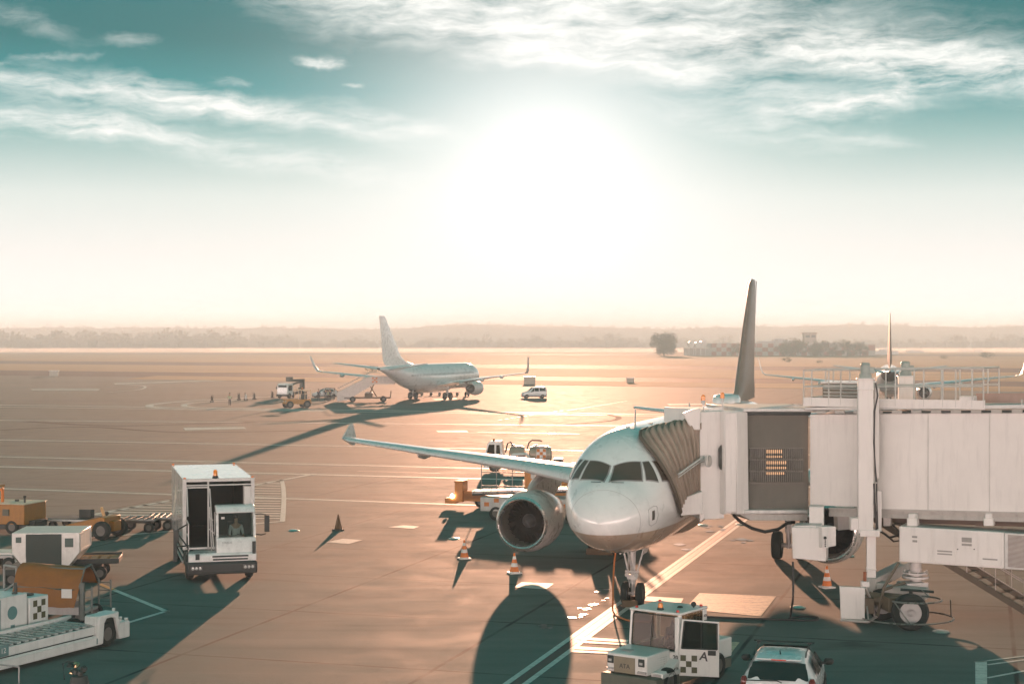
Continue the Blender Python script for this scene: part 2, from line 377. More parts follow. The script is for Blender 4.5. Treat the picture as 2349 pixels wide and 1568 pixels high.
# long painted lines across the apron
marking('service_road_line',[pstripe(745,1087.5,1125,1097,.75,40),pstripe(745,1064,1117,1073,.7,60),pstripe(745,1145,1060,1156,.55,45),pstripe(745,1021,1340,1032,.8,60),
  pstripe(745,969,1434,975,1.0,70),pstripe(745,938,1434,948,1.1,80),pstripe(745,942,1434,951.5,.8,80)],PW)
marking('faded_lane_line',[pstripe(820,1079,1010,1084,.45),pstripe(90,1055,390,1062,.4),pstripe(1095,990,1330,994,.5)],PD)
# lead-in line of the stand
c0=gp(1181,1568); c1=gp(1715,1180); d=(c1-c0).normalized(); nrm=Vector((-d.y,d.x,0))
marking('lead_in_line',[stripe(c0-d*12+nrm*s,c1+d*3+nrm*s,.17) for s in (-.24,.24)],PW)
marking('lead_in_gap',[stripe(c0-d*12,c1+d*3,.28)],mat_paint('dark_gap_paint',(.05,.045,.04),.3),.005)
marking('stop_bar',[[gp(1483,1366),gp(1568,1371),gp(1562,1381),gp(1478,1377)],[gp(1330,1459),gp(1442,1466),gp(1440,1472),gp(1325,1465)],[gp(1322,1467),gp(1440,1474),gp(1438,1478),gp(1318,1472)],
   [gp(1318,1480),gp(1430,1487),gp(1428,1493),gp(1312,1487)],[gp(1312,1489),gp(1428,1495),gp(1426,1499),gp(1308,1494)]],PW,.009)
marking('painted_square',[[gp(1179,1345),gp(1197,1334),gp(1270,1337),gp(1252,1350)],[gp(890,1207.5),gp(925,1203),gp(962,1206),gp(948,1211)],[gp(748,1242),gp(786,1234),gp(832,1237),gp(800,1246)]],PW,.008)
marking('stand_number_panel',[[gp(1570,1395),gp(1605,1358.5),gp(1781,1366),gp(1745,1412)]],PY,.008)
marking('stand_number_panel',[[gp(1600,1467),gp(1697,1471),gp(1650,1531),gp(1570,1526)]],PY,.008)
tx=text_mesh('stand_number','20',1.1,mat('stencil_dark',(.05,.045,.035),.6),None,gp(1634,1487,.016),(0,0,AX*-1+R(0)),.001,True); struct(tx)
marking('chevron_line',[pstripe(234,1340,383,1401,.2),pstripe(385,1399,278,1431,.18)],PW,.008)
marking('chevron_start',[pstripe(228,1337.5,262,1352,.19)],PO,.010)
marking('bay_marking',[[gp(2237,1517),gp(2264,1513),gp(2265,1640),gp(2238,1640)],pstripe(2237,1517,2450,1490.5,.11),pstripe(2265,1523,2450,1497.7,.12),pstripe(2265,1553,2450,1518,.12)],PW,.008)
# hatched no-parking zone
P=[stripe(gp(150,1190),gp(722,1085.5),.34)]
P+=[pstripe(168,1236,650,1194,.28)]
P+=curve_strip([gp(646,1099),gp(650,1118),gp(651,1150),gp(648,1194)],.26)
for i in range(17):
    y=1101+i*5.7
    if y>1192: break
    # left end on the slanted edge, right end at the curved bar
    xl=max(150,722-(y-1085.5)*5.45); xr=644
    if y>1150: xl=max(xl,168+ (1236-y)*0.0)
    P.append(pstripe(xl,y-(xr-xl)*.004,xr,y+1,.42 if i%3 else .34))
marking('hatched_zone',P,PW,.008)
# guide lines round the far stand
P=[]
P+=curve_strip([gp(631,908),gp(450,917),gp(360,925),gp(343,930),gp(380,935.5),gp(500,938),gp(745,941)],1.1)
P+=curve_strip([gp(560,915),gp(450,922),gp(422,929),gp(470,934.5),gp(620,937.5),gp(745,940)],.9)
P+=curve_strip([gp(250,898),gp(320,892),gp(330,884),gp(280,880)],.5)
marking('far_stand_guide_line',P,PW,.008)
marking('dashed_guide_line',[stripe(gp(1302+i*8.2,940-i*1.3),gp(1306+i*8.2,939.4-i*1.3),.45) for i in range(17)]+[stripe(gp(1145+i*14,962-i*2.1),gp(1151+i*14,961-i*2.1),.4) for i in range(11)],PW,.008)
marking('worn_patch',[[gp(70,891),gp(230,891),gp(225,894),gp(75,893.5)],[gp(260,878),gp(560,868),gp(560,870),gp(265,880)],[gp(1000,986),gp(1070,986),gp(1075,990),gp(1005,990)],
   [gp(420,980),gp(560,978),gp(565,982),gp(425,985)],[gp(990,914),gp(1045,911),gp(1050,913.5),gp(1000,917)],[gp(1530,925),gp(1610,924),gp(1612,927),gp(1535,928)]],PW,.008)
marking('tyre_mark',curve_strip([gp(1440,941),gp(1560,936),gp(1700,930)],.5)+curve_strip([gp(1300,972),gp(1400,964),gp(1418,955),gp(1380,949),gp(1300,946)],.7)+curve_strip([gp(60,965),gp(240,975),gp(420,972),gp(700,963)],1.2)+curve_strip([gp(0,985),gp(200,978),gp(420,990),gp(760,985)],1.0),mat('tyre_rubber_mark',(.06,.062,.058),.9,var=.3,spec=.03),.007)
# ---------------------------------------------------------------- distant setting
def foliage_mat(name,c1,c2):
    m=bpy.data.materials.new(name); m.use_nodes=True; t=NT(m.node_tree); t.n.clear()
    oc=t.node('ShaderNodeTexCoord').outputs['Object']; n=t.noise(oc,.6,4,.6)
    col=t.mix(t.rng(n,.35,.65),c1,c2)
    b=t.node('ShaderNodeBsdfPrincipled',{'Base Color':col,'Roughness':.8,'Specular IOR Level':.2})
    tl=t.node('ShaderNodeBsdfTranslucent',{'Color':col}); mx=t.node('ShaderNodeMixShader',{0:.25,1:b.outputs[0],2:tl.outputs[0]})
    o=t.node('ShaderNodeOutputMaterial'); t.l.new(mx.outputs[0],o.inputs[0]); return m
LEAF=foliage_mat('tree_foliage',(.035,.05,.018),(.085,.095,.035)); WOODM=foliage_mat('far_wood_foliage',(.06,.07,.04),(.12,.12,.07)); BARK=mat('tree_bark',(.09,.065,.045),.9)
def leaves(b,c,r,n,size,rng,flat=.8):
    for _ in range(n):
        d=Vector((rng.gauss(0,1),rng.gauss(0,1),rng.gauss(0,1))).normalized()*r*(rng.random()**.35); d.z*=flat
        p=Vector(c)+d; u=Vector((rng.gauss(0,1),rng.gauss(0,1),rng.gauss(0,1))).normalized(); w=u.orthogonal().normalized(); s=size*rng.uniform(.6,1.3)
        b.add([p-u*s,p+w*s*.7,p+u*s,p-w*s*.7],[(0,1,2,3)])
def tree(pos,h,wd,label,group=None,name='broadleaf_tree',seed=1,low=.12,clumps=26,squat=1.0,leafn=90):
    rng=random.Random(seed); t=thing(name,label,'tree',pos,0,group)
    b=MB(); b.cyl((0,0,-.3),(0,0,h*.5),h*.035,h*.015,n=8)
    for i in range(6):
        a=rng.uniform(0,6.28); b.cyl((0,0,h*rng.uniform(.2,.4)),(math.cos(a)*wd*.32,math.sin(a)*wd*.32,h*rng.uniform(.5,.75)),h*.014,h*.005,n=6)
    b.build('trunk',BARK,t)
    b=MB()
    for i in range(clumps):
        a=rng.uniform(0,6.28); zz=rng.uniform(low+.1,.92); rr=math.sqrt(max(0,1-((zz-.5)/.5)**2*.75))*wd*.5*.78*math.sqrt(rng.random())
        leaves(b,(math.cos(a)*rr,math.sin(a)*rr,zz*h),wd*rng.uniform(.11,.20),leafn,wd*.018,rng)
    b.build('crown',LEAF,t,smooth=False,normals=False); return t
p=gp(1523,815.5); tree(p,13.8,19,'large lone round-crowned tree standing in the field left of the checkered building',seed=4,clumps=60,low=.06,leafn=120)
# low scrub around the apron edge
def bushes(name,label,pts,s,seed,cat='bush'):
    for i,(x,y,k) in enumerate(pts):
        rng=random.Random(seed+i); b=MB(); leaves(b,(0,0,s*k*.4),s*k,140,s*k*.10,rng,.45); o=b.build('bush',LEAF,smooth=False,normals=False); o.location=gp(x,y); tag(o,label[i] if isinstance(label,list) else label,cat,'low bushes scattered in the dry grass')
bushes('bush','x',[(2140,818,1.),(2180,822,.7),(2250,819,1.3),(1805,829,.8),(1880,833,.5),(700,832,.6),(240,830,.8)],4.,50) if 0 else None
BL=['low bush in the far grass just right of the white winglet','small scrub clump in the far right grass, lower than its neighbours','round bush in the far grass above the right aircraft wing','dark bush in the grass just below the checkered building','tiny scrub clump on the grass edge right of the tall tail fin','low dark scrub on the taxiway edge left of the parked grey jet']
bushes('bush',BL,[(2265,820,1.3),(2165,822,.7),(2255,817,.8),(1805,829,.8),(1880,832,.5),(855,851.5,.7)],3.2,60)
# woods and hills
def wood(name,d,x0,x1,hmin,hmax,n,seed,amp,leaf):
    rng=random.Random(seed); b=MB(); 
    for i in range(n):
        x=x0+(x1-x0)*(i+rng.random())/n; hh=(hmin+(hmax-hmin)*(.5+.5*noise.noise(Vector((x*.004,seed,0)))*1.6))*rng.uniform(.5,1.35); y=d+rng.uniform(-40,60); w=hh*rng.uniform(.45,.75)
        for k in range(5):
            leaves(b,(x+rng.uniform(-w,w)*.6,y,hh*rng.uniform(.12,.8)),w*.55,16,w*.17,rng)
        # dense lower body
        b.loft([[Vector((x+w*.75*math.cos(q*1.0472),y+w*.5*math.sin(q*1.0472),z)) for q in range(6)] for z in (-.5,hh*.55)])
    o=b.build(name,WOODM,smooth=False,normals=False); o['kind']='stuff'; o['label']=('distant hazy wood beyond the airfield' if seed==3 else 'nearer dark line of trees at the airfield edge'); o['category']='wood'; return o
wood('woodland',1750,-700,700,8,19,420,3,1,1)
wood('woodland_edge',1600,-580,-280,14,18,110,8,1,1)
# a long wooded hill behind
b=MB(); X=[-1500+i*15 for i in range(201)]; rings=[]
def ridge(x): 
    px=CX+F*x/2200
    base=29+3*noise.noise(Vector((x*.0012,3,0)))+4*noise.noise(Vector((x*.007,7,1)))+2*noise.noise(Vector((x*.03,1,5)))
    if 960<px<1290: base+=5*math.exp(-((px-1085)/120)**2)
    if px>1730: base+=2
    return base
for k,(yo,f) in enumerate([(0,-.02),(40,.45),(90,.8),(150,1.0),(400,.9),(900,.0)]):
    rings.append([Vector((x,2100+yo,ridge(x)*f+(3*noise.noise(Vector((x*.03,k,2))) if 0<f<1 else 0))) for x in X])
b.loft(rings,cap=False,closed=False); struct(b.build('hills',foliage_mat('wooded_hill',(.09,.10,.07),(.12,.125,.085)),smooth=True,ang=80))
rng=random.Random(5); b=MB()
for i in range(520):
    x=-1000+2000*(i+rng.random())/520; y=2100+rng.uniform(100,200); leaves(b,(x,y,ridge(x)-1+rng.uniform(-3,2)),rng.uniform(2.5,5),12,1.6,rng)
o=b.build('hilltop_trees',WOODM,smooth=False,normals=False); tag(o,'faint canopy of trees along the far hill crest','wood',kind='stuff')
# checkered training building
CHK_W=mat('checker_white',(.42,.40,.37),.7); CHK_R=mat('checker_red',(.34,.15,.11),.7); WIN=mat('window_dark',(.05,.055,.06),.2)
def bpt(px,py): return at(px,py,1010.)
D0=1010.; s0=D0/F
t=thing('checkered_building','long low fire-training building with red and white checks and a small tower','building',(0,0,0))
t.location=(at(1850,817,D0).x,D0,0); X0=t.location.x
def zx(px): return (px-CX)*s0-X0
def zz(py): return max(0,H-(py-Y0)*s0)
b=MB()
for (x0,x1,yt,dep) in ((1632,1735,786,30),(1735,1915,785,34),(1915,2008,788,28),(1576,1632,797,20)):
    b.bb(zx(x0),zx(x1),0,dep,0,zz(yt))
b.build('wall',CHK_W,t,smooth=False)
b=MB(); nx=0
for (x0,x1,yt,n,rows) in ((1632,1735,786,9,3),(1736,1915,786,14,3),(1916,2007,790,6,2)):
    for i in range(n):
        for r in range(rows):
            if (i+r)%2: continue
            xa=zx(x0)+(zx(x1)-zx(x0))*i/n; xb=zx(x0)+(zx(x1)-zx(x0))*(i+1)/n; za=zz(yt)*(r)/rows; zb=zz(yt)*(r+1)/rows
            b.bb(xa+.02,xb-.02,-.12,-.02,za+.02,zb-.05)
b.build('checker_panel',CHK_R,t,smooth=False)
b=MB(); b.bb(zx(1850),zx(1877),6,14,zz(785),zz(764)); b.bb(zx(1848),zx(1879),5.5,14.5,zz(764),zz(761)); b.build('tower',mat('tower_wall',(.35,.30,.25),.7),t,smooth=False)
b=MB(); b.bb(zx(1852),zx(1862),5.9,5.96,zz(773),zz(767)); b.bb(zx(1865),zx(1875),5.9,5.96,zz(773),zz(767)); b.build('window',WIN,t,smooth=False)
b=MB(); b.bb(zx(1788),zx(1812),8,20,zz(786),zz(776)); b.bb(zx(1740),zx(1786),8,9,zz(786),zz(781)); b.bb(zx(1705),zx(1722),8,9,zz(786),zz(780)); b.cyl((zx(1778),9,zz(786)),(zx(1778),9,zz(777)),.6); b.build('roof_plant',GREY,t,smooth=False)
for k,(px,py) in enumerate(((1583,787),(1598,788),(1610,786))):
    b=MB(); c=(zx(px),-4,zz(py+1)); b.cyl((c[0],-9,c[2]),(c[0],0,c[2]),2.0,n=16); b.bars([((c[0]-1.5,-7,0),(c[0]-1.5,-7,c[2])),((c[0]+1.5,-7,0),(c[0]+1.5,-7,c[2]))],.25); b.build('storage_tank',LGREY,t)
gx=['leftmost of the trees beside the checkered building, behind the tall fin','wide hazy tree in front of the checkered wall left of the tower','tree directly right of the small tower','narrow tree between the tower and the tallest tree','tallest rounded tree right of the tower','last tree before the right end of the checkered building','low tree under the tower']
for i,(px,wd,top) in enumerate(((1695,14,782),(1815,24,782),(1880,14,780),(1905,11,781),(1938,15,779),(1965,12,783),(1860,12,788))):
    tree((at(px,800,985.).x,985.-i*2,0),zz(top),wd,gx[i],'trees beside the checkered building',seed=20+i,clumps=34,low=.02,leafn=70)
b=MB(); b.bb(-8,8,0,4,0,2.6); b.bb(-5,3,-.2,3,2.6,3.6); o=b.build('shed',LGREY,None,smooth=False); o.location=gp(2035,812); tag(o,'small low shed on the field right of the checkered building','shed')
for i,(px,py,w,lab) in enumerate(((1446,877,1.6,'pale square utility cabinet on the grass verge left of the tall tail fin'),(1215,880,2.4,'tan equipment hut on the verge below the far jet\'s right winglet'),(123,862,2.2,'small pale cabinet on the verge at the far left'),(1575,812,5,'dark post box in the field beside the storage tanks'))[:3]):
    t=thing('utility_cabinet',lab,'cabinet',gp(px,py)); b=MB(); b.bb(-w/2,w/2,0,w*.5,0,w*.62); b.build('housing',mat('cabinet_paint',(.42,.38,.32),.7),t,bev=.05); b=MB(); b.bb(-w/2-.15,w/2+.15,-.15,w*.5+.15,w*.62,w*.62+.15); b.build('lid',LGREY,t)
for i,(px,py,w,lab) in enumerate(((2100,808,14,'first low pale shape far out on the right field'),(2215,806,11,'flat pale box far out on the field above the right wing'),(2245,807,7,'smallest flat pale box far out on the right field'))):
    b=MB(); b.bb(-w/2,w/2,0,3,0,1.8); b.bb(-w/3,w/3,.3,2.7,1.8,2.3); o=b.build('airfield_box',LGREY,None,smooth=False); o.location=gp(px,py); tag(o,lab,'box','low boxes far out on the airfield')
# ---------------------------------------------------------------- air
def haze():
    b=MB(); b.bb(-3200,3200,-60,3100,-1.3,42); o=b.build('haze',[],None,smooth=False)
    m=bpy.data.materials.new('haze_air'); m.use_nodes=True; t=NT(m.node_tree); t.n.clear()
    v=t.node('ShaderNodeVolumePrincipled',{'Color':HAZE_C,'Density':HAZE_D,'Anisotropy':HAZE_G}); oo=t.node('ShaderNodeOutputMaterial'); t.l.new(v.outputs[0],oo.inputs['Volume'])
    o.data.materials.clear(); o.data.materials.append(m); tag(o,'warm morning haze lying over the whole airfield','haze',kind='stuff')
    b=MB(); b.bb(-2600,2600,1250,1550,-.2,3.4); o=b.build('ground_mist',[],None,smooth=False)
    m=bpy.data.materials.new('mist_air'); m.use_nodes=True; t=NT(m.node_tree); t.n.clear()
    v=t.node('ShaderNodeVolumePrincipled',{'Color':(1,.98,.95),'Density':.003,'Anisotropy':.5}); oo=t.node('ShaderNodeOutputMaterial'); t.l.new(v.outputs[0],oo.inputs['Volume'])
    o.data.materials.append(m); tag(o,'thin bright band of ground mist in front of the far trees','mist',kind='stuff')
HAZE_C=(.66,.88,1.0)
haze()
b=MB(); b.bb(-2900,2900,1120,3050,-.25,40.5); o=b.build('distant_mist',[],None,smooth=False)
m=bpy.data.materials.new('distant_mist_air'); m.use_nodes=True; t=NT(m.node_tree); t.n.clear()
v=t.node('ShaderNodeVolumePrincipled',{'Color':(.90,.96,1.0),'Density':.00055,'Anisotropy':.2}); oo=t.node('ShaderNodeOutputMaterial'); t.l.new(v.outputs[0],oo.inputs['Volume'])
o.data.materials.append(m); tag(o,'pale mist lying over the distant woods and hills','mist',kind='stuff')
# ---------------------------------------------------------------- airliners  (local: nose at the origin, tail +y, port side +x, ground z=0)
def crom(ts,vals,t):
    if t<=ts[0]: return vals[0]
    if t>=ts[-1]: return vals[-1]
    i=max(k for k in range(len(ts)) if ts[k]<=t); i=min(i,len(ts)-2)
    h=ts[i+1]-ts[i]; u=(t-ts[i])/h
    def sl(k):
        if k<=0 or k>=len(ts)-1:
            k2=min(max(k,0),len(ts)-2); return (vals[k2+1]-vals[k2])/(ts[k2+1]-ts[k2])
        a=(vals[k]-vals[k-1])/(ts[k]-ts[k-1]); c=(vals[k+1]-vals[k])/(ts[k+1]-ts[k])
        return 0 if a*c<=0 else 2*a*c/(a+c)
    m0,m1=sl(i),sl(i+1); u2=u*u;u3=u2*u
    return (2*u3-3*u2+1)*vals[i]+(u3-2*u2+u)*h*m0+(-2*u3+3*u2)*vals[i+1]+(u3-u2)*h*m1
class Fus:
    def __init__(s,sec): s.a=[q[0] for q in sec]; s.t=[q[1] for q in sec]; s.b=[q[2] for q in sec]; s.w=[q[3] for q in sec]
    def pr(s,a): return crom(s.a,s.t,a),crom(s.a,s.b,a),crom(s.a,s.w,a)
    def surf(s,a,ph,off=0.):
        t,b,w=s.pr(a); return Vector(((w+off)*math.sin(ph),a-(off*.6 if a<2 else 0),(t+b)/2+((t-b)/2+off)*math.cos(ph)))
    def phi(s,a,l,z):
        t,b,w=s.pr(a); return math.atan2(l/w,(z-(t+b)/2)/((t-b)/2))
    def mesh(s,n=56):
        A=[]; 
        for i in range(len(s.a)-1):
            k=4 if s.a[i]<6 else (6 if s.a[i]>20 and s.a[i]<26 else 3)
            A+=[s.a[i]+(s.a[i+1]-s.a[i])*j/k for j in range(k)]
        A.append(s.a[-1]); b=MB()
        b.loft([[s.surf(a,2*math.pi*i/n) for i in range(n)] for a in A]); return b
    def patch3(s,mb,c,off,n=8,k=1.):
        m=[sum(q[i] for q in c)/4 for i in range(3)]; c=[[m[i]+(q[i]-m[i])*k for i in range(3)] for q in c]; vs=[];fs=[]
        for j in range(n+1):
            for i in range(n+1):
                u,v=i/n,j/n; q=[(c[0][x]*(1-u)+c[1][x]*u)*(1-v)+(c[3][x]*(1-u)+c[2][x]*u)*v for x in range(3)]
                vs.append(s.surf(q[0],s.phi(*q),off))
        for j in range(n):
            for i in range(n): w=j*(n+1)+i; fs.append((w,w+1,w+n+2,w+n+1))
        mb.add(vs,fs)
    def patch(s,mb,c,off,n=5):
        """c: four (a,phi) corners"""
        vs=[];fs=[]
        for j in range(n+1):
            for i in range(n+1):
                u,v=i/n,j/n
                a=(c[0][0]*(1-u)+c[1][0]*u)*(1-v)+(c[3][0]*(1-u)+c[2][0]*u)*v; p=(c[0][1]*(1-u)+c[1][1]*u)*(1-v)+(c[3][1]*(1-u)+c[2][1]*u)*v
                vs.append(s.surf(a,p,off))
        for j in range(n):
            for i in range(n): k=j*(n+1)+i; fs.append((k,k+1,k+n+2,k+n+1))
        mb.add(vs,fs)
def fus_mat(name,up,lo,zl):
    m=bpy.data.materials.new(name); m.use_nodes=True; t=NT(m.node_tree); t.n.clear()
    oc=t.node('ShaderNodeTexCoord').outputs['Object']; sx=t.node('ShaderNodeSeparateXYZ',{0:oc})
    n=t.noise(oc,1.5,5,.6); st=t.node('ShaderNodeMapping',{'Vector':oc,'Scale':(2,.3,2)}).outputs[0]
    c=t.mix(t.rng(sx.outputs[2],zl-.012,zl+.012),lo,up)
    c=t.mix(t.rng(t.noise(st,1.5,6,.65),.5,.8,0,.25),c,tuple(k*.5 for k in up))
    # skin panel seams
    yy=t.m('FRACT',t.m('DIVIDE',sx.outputs[1],1.06)); ln=t.rng(t.m('ABSOLUTE',t.m('SUBTRACT',yy,.5)),.006,.012,.22,0)
    ln=t.m('MULTIPLY',ln,t.rng(sx.outputs[1],2.9,3.0))
    c=t.mix(ln,c,(.2,.2,.2))
    b=t.node('ShaderNodeBsdfPrincipled',{'Base Color':c,'Roughness':t.rng(n,.3,.7,.22,.4),'Specular IOR Level':.5,'Coat Weight':1.,'Coat Roughness':.08})
    o=t.node('ShaderNodeOutputMaterial'); t.l.new(b.outputs[0],o.inputs[0]); return m
def foil(xle,ch,z,th,r,n=14):
    pts=[]
    for i in range(n+1):
        u=(1-math.cos(math.pi*i/n))/2; y=5*th*(.2969*math.sqrt(u)-.126*u-.3516*u*u+.2843*u**3-.1015*u**4); pts.append((u,y))
    up=[(u,y*1.25) for u,y in pts[::-1]]; lo=[(u,-y*.8) for u,y in pts[1:-1]]
    return [Vector((r,xle+u*ch,z+y*ch)) for u,y in up+lo]
def vfoil(yle,ch,z,th,n=10):
    pts=[(1-math.cos(math.pi*i/n))/2 for i in range(n+1)]
    f=lambda u:5*th*(.2969*math.sqrt(u)-.126*u-.3516*u*u+.2843*u**3-.1036*u**4)
    return [Vector((f(u)*ch,yle+u*ch,z)) for u in pts[::-1]]+[Vector((-f(u)*ch,yle+u*ch,z)) for u in pts[1:-1]]
LIP=mat('polished_inlet',(.72,.70,.68),.25,metal=.85,var=.04)
NACW=mat('nacelle_paint',(.60,.56,.53),.3,coat=.8,var=.04)
FAN=mat('fan_blades',(.10,.095,.09),.35,metal=.7)
CPIT=mat('cockpit_glass',(.09,.07,.055),.08,spec=.35,var=.05); CFR=mat('cockpit_frame',(.33,.30,.29),.5,var=.05)
SEAM=mat('seam_grey',(.42,.41,.40),.6); FINM=mat('fin_paint',(.24,.19,.155),.4,dirt=.15); FINW=mat('fin_white',(.55,.55,.54),.4)
def gear_leg(par,x,y,r,w,top,name,nose=False,sep=.5):
    g=MB(); g.cyl((x,y,top),(x,y,r*1.9),.085 if nose else .15); g.cyl((x,y,r*1.95),(x,y,r*.8),.055 if nose else .10); g.cyl((x-sep/2,y,r),(x+sep/2,y,r),.05 if nose else .09)
    g.tube([(x,y+.07,r*1.1),(x,y+.38,r*1.9),(x,y+.08,r*2.7)],.035)
    g.cyl((x,y,r*2.9),(x*(.75),y-(1.0 if nose else 0)+(0 if nose else .2),top),.045 if nose else .07)
    if nose:
        for sx in (-.16,.16): g.cyl((sx,y-.02,r*3.0),(sx*2.4,y+.1,top-.1),.03)
        g.box((0,y-.08,r*2.5),(.34,.12,.16)); g.cyl((-.24,y-.1,r*2.95),(.24,y-.1,r*2.95),.035); g.tube([(-.1,y-.1,top),(-.14,y-.16,1.2),(-.08,y-.12,.6)],.018); g.tube([(.12,y-.1,top),(.1,y-.15,1.1),(.09,y-.1,.5)],.015)
    o=g.build(name,LGREY,par)
    if nose:
        for sx in (-.16,.16):
            b=MB(); b.lathe((sx,y-.22,r*2.7),(0,1,0),[(0,.075),(.1,.06),(.13,.02)],12); b.build('landing_light',LENS,o)
        for sx in (-1,1): b=MB(); b.box((sx*.43,y+.15,top-.12),(.03,.9,.55),ry=sx*14); b.build('gear_door',WHITE,o)
    for sx in (-1,1): wheel(o,(x+sx*sep/2,y,r),r,w,'wheel',.5)
    return o
def engine(par,x,y,z,r,L,wing_z,fan=True,name='engine',mt=None,nseg=40):
    mt=mt or NACW; b=MB()
    b.lathe((x,y,z),(0,1,0),[(.10,r*.90),(.35,r*.985),(.9,r*1.04),(1.5,r*1.06),(L*.55,r*1.03),(L*.8,r*.90),(L,r*.76),(L,r*.70),(L*.8,r*.72)],nseg,cap=False)
    o=b.build(name,mt,par)
    b=MB(); b.lathe((x,y,z),(0,1,0),[(.10,r*.90),(.03,r*.87),(0,r*.835),(.03,r*.795),(.12,r*.765),(.25,r*.75)],nseg,cap=False); b.build('inlet_lip',LIP,o)
    b=MB(); b.lathe((x,y,z),(0,1,0),[(.25,r*.75),(.6,r*.745),(1.05,r*.77),(1.3,r*.77)],nseg,cap=False); b.build('inlet_duct',mat('inlet_liner',(.26,.235,.21),.5,metal=.2),o)
    b=MB()
    if fan:
        nb=26
        for i in range(nb):
            a=2*math.pi*i/nb; ca,sa=math.cos(a),math.sin(a); vs=[]
            for rr,wv,tw in ((.2,.07,.2),(.45,.10,.6),(.75,.125,1.0)):
                tx,tz=-sa,ca
                for s_ in (-1,1): vs.append((x+ca*rr*r+tx*s_*wv*math.cos(tw)*r,y+1.15+s_*wv*math.sin(tw)*1.2*r,z+sa*rr*r+tz*s_*wv*math.cos(tw)*r))
            b.add(vs,[(0,1,3,2),(2,3,5,4)])
    b.build('fan',FAN,o,normals=False,smooth=False)
    b=MB(); b.lathe((x,y,z),(0,1,0),[(.72,.01),(.78,r*.07),(.95,r*.17),(1.12,r*.24),(1.3,r*.26)],24); b.build('spinner',mat('spinner_grey',(.12,.12,.12),.35),o)
    b=MB(); b.lathe((x,y,z),(0,1,0),[(1.32,r*.8),(1.33,.02)],24,cap=False); b.lathe((x,y,z),(0,1,0),[(L*.75,r*.6),(L,r*.55),(L*1.2,r*.42),(L*1.2,r*.35),(L*1.35,r*.12),(L*1.5,.03)],24,cap=False); b.build('core_nozzle',mat('nozzle_metal',(.09,.08,.07),.4,metal=.8),o)
    # pylon
    b=MB(); rings=[]
    for (yy,zt,zb,w) in ((.9,z+r*1.05,z+r*.8,.04),(1.4,z+r*1.22,z+r*.8,.13),(2.2,wing_z-.25,z+r*.8,.2),(3.0,wing_z-.05,z+r*.7,.22),(4.2,wing_z-.05,z+r*.6,.22),(6.0,wing_z-.05,z+r*1.0,.12)):
        rings.append([Vector((x-w,y+yy,zb)),Vector((x-w,y+yy,zt-w*.6)),Vector((x-w*.4,y+yy,zt)),Vector((x+w*.4,y+yy,zt)),Vector((x+w,y+yy,zt-w*.6)),Vector((x+w,y+yy,zb))])
    b.loft(rings); b.build('pylon',mt,o)
    return o
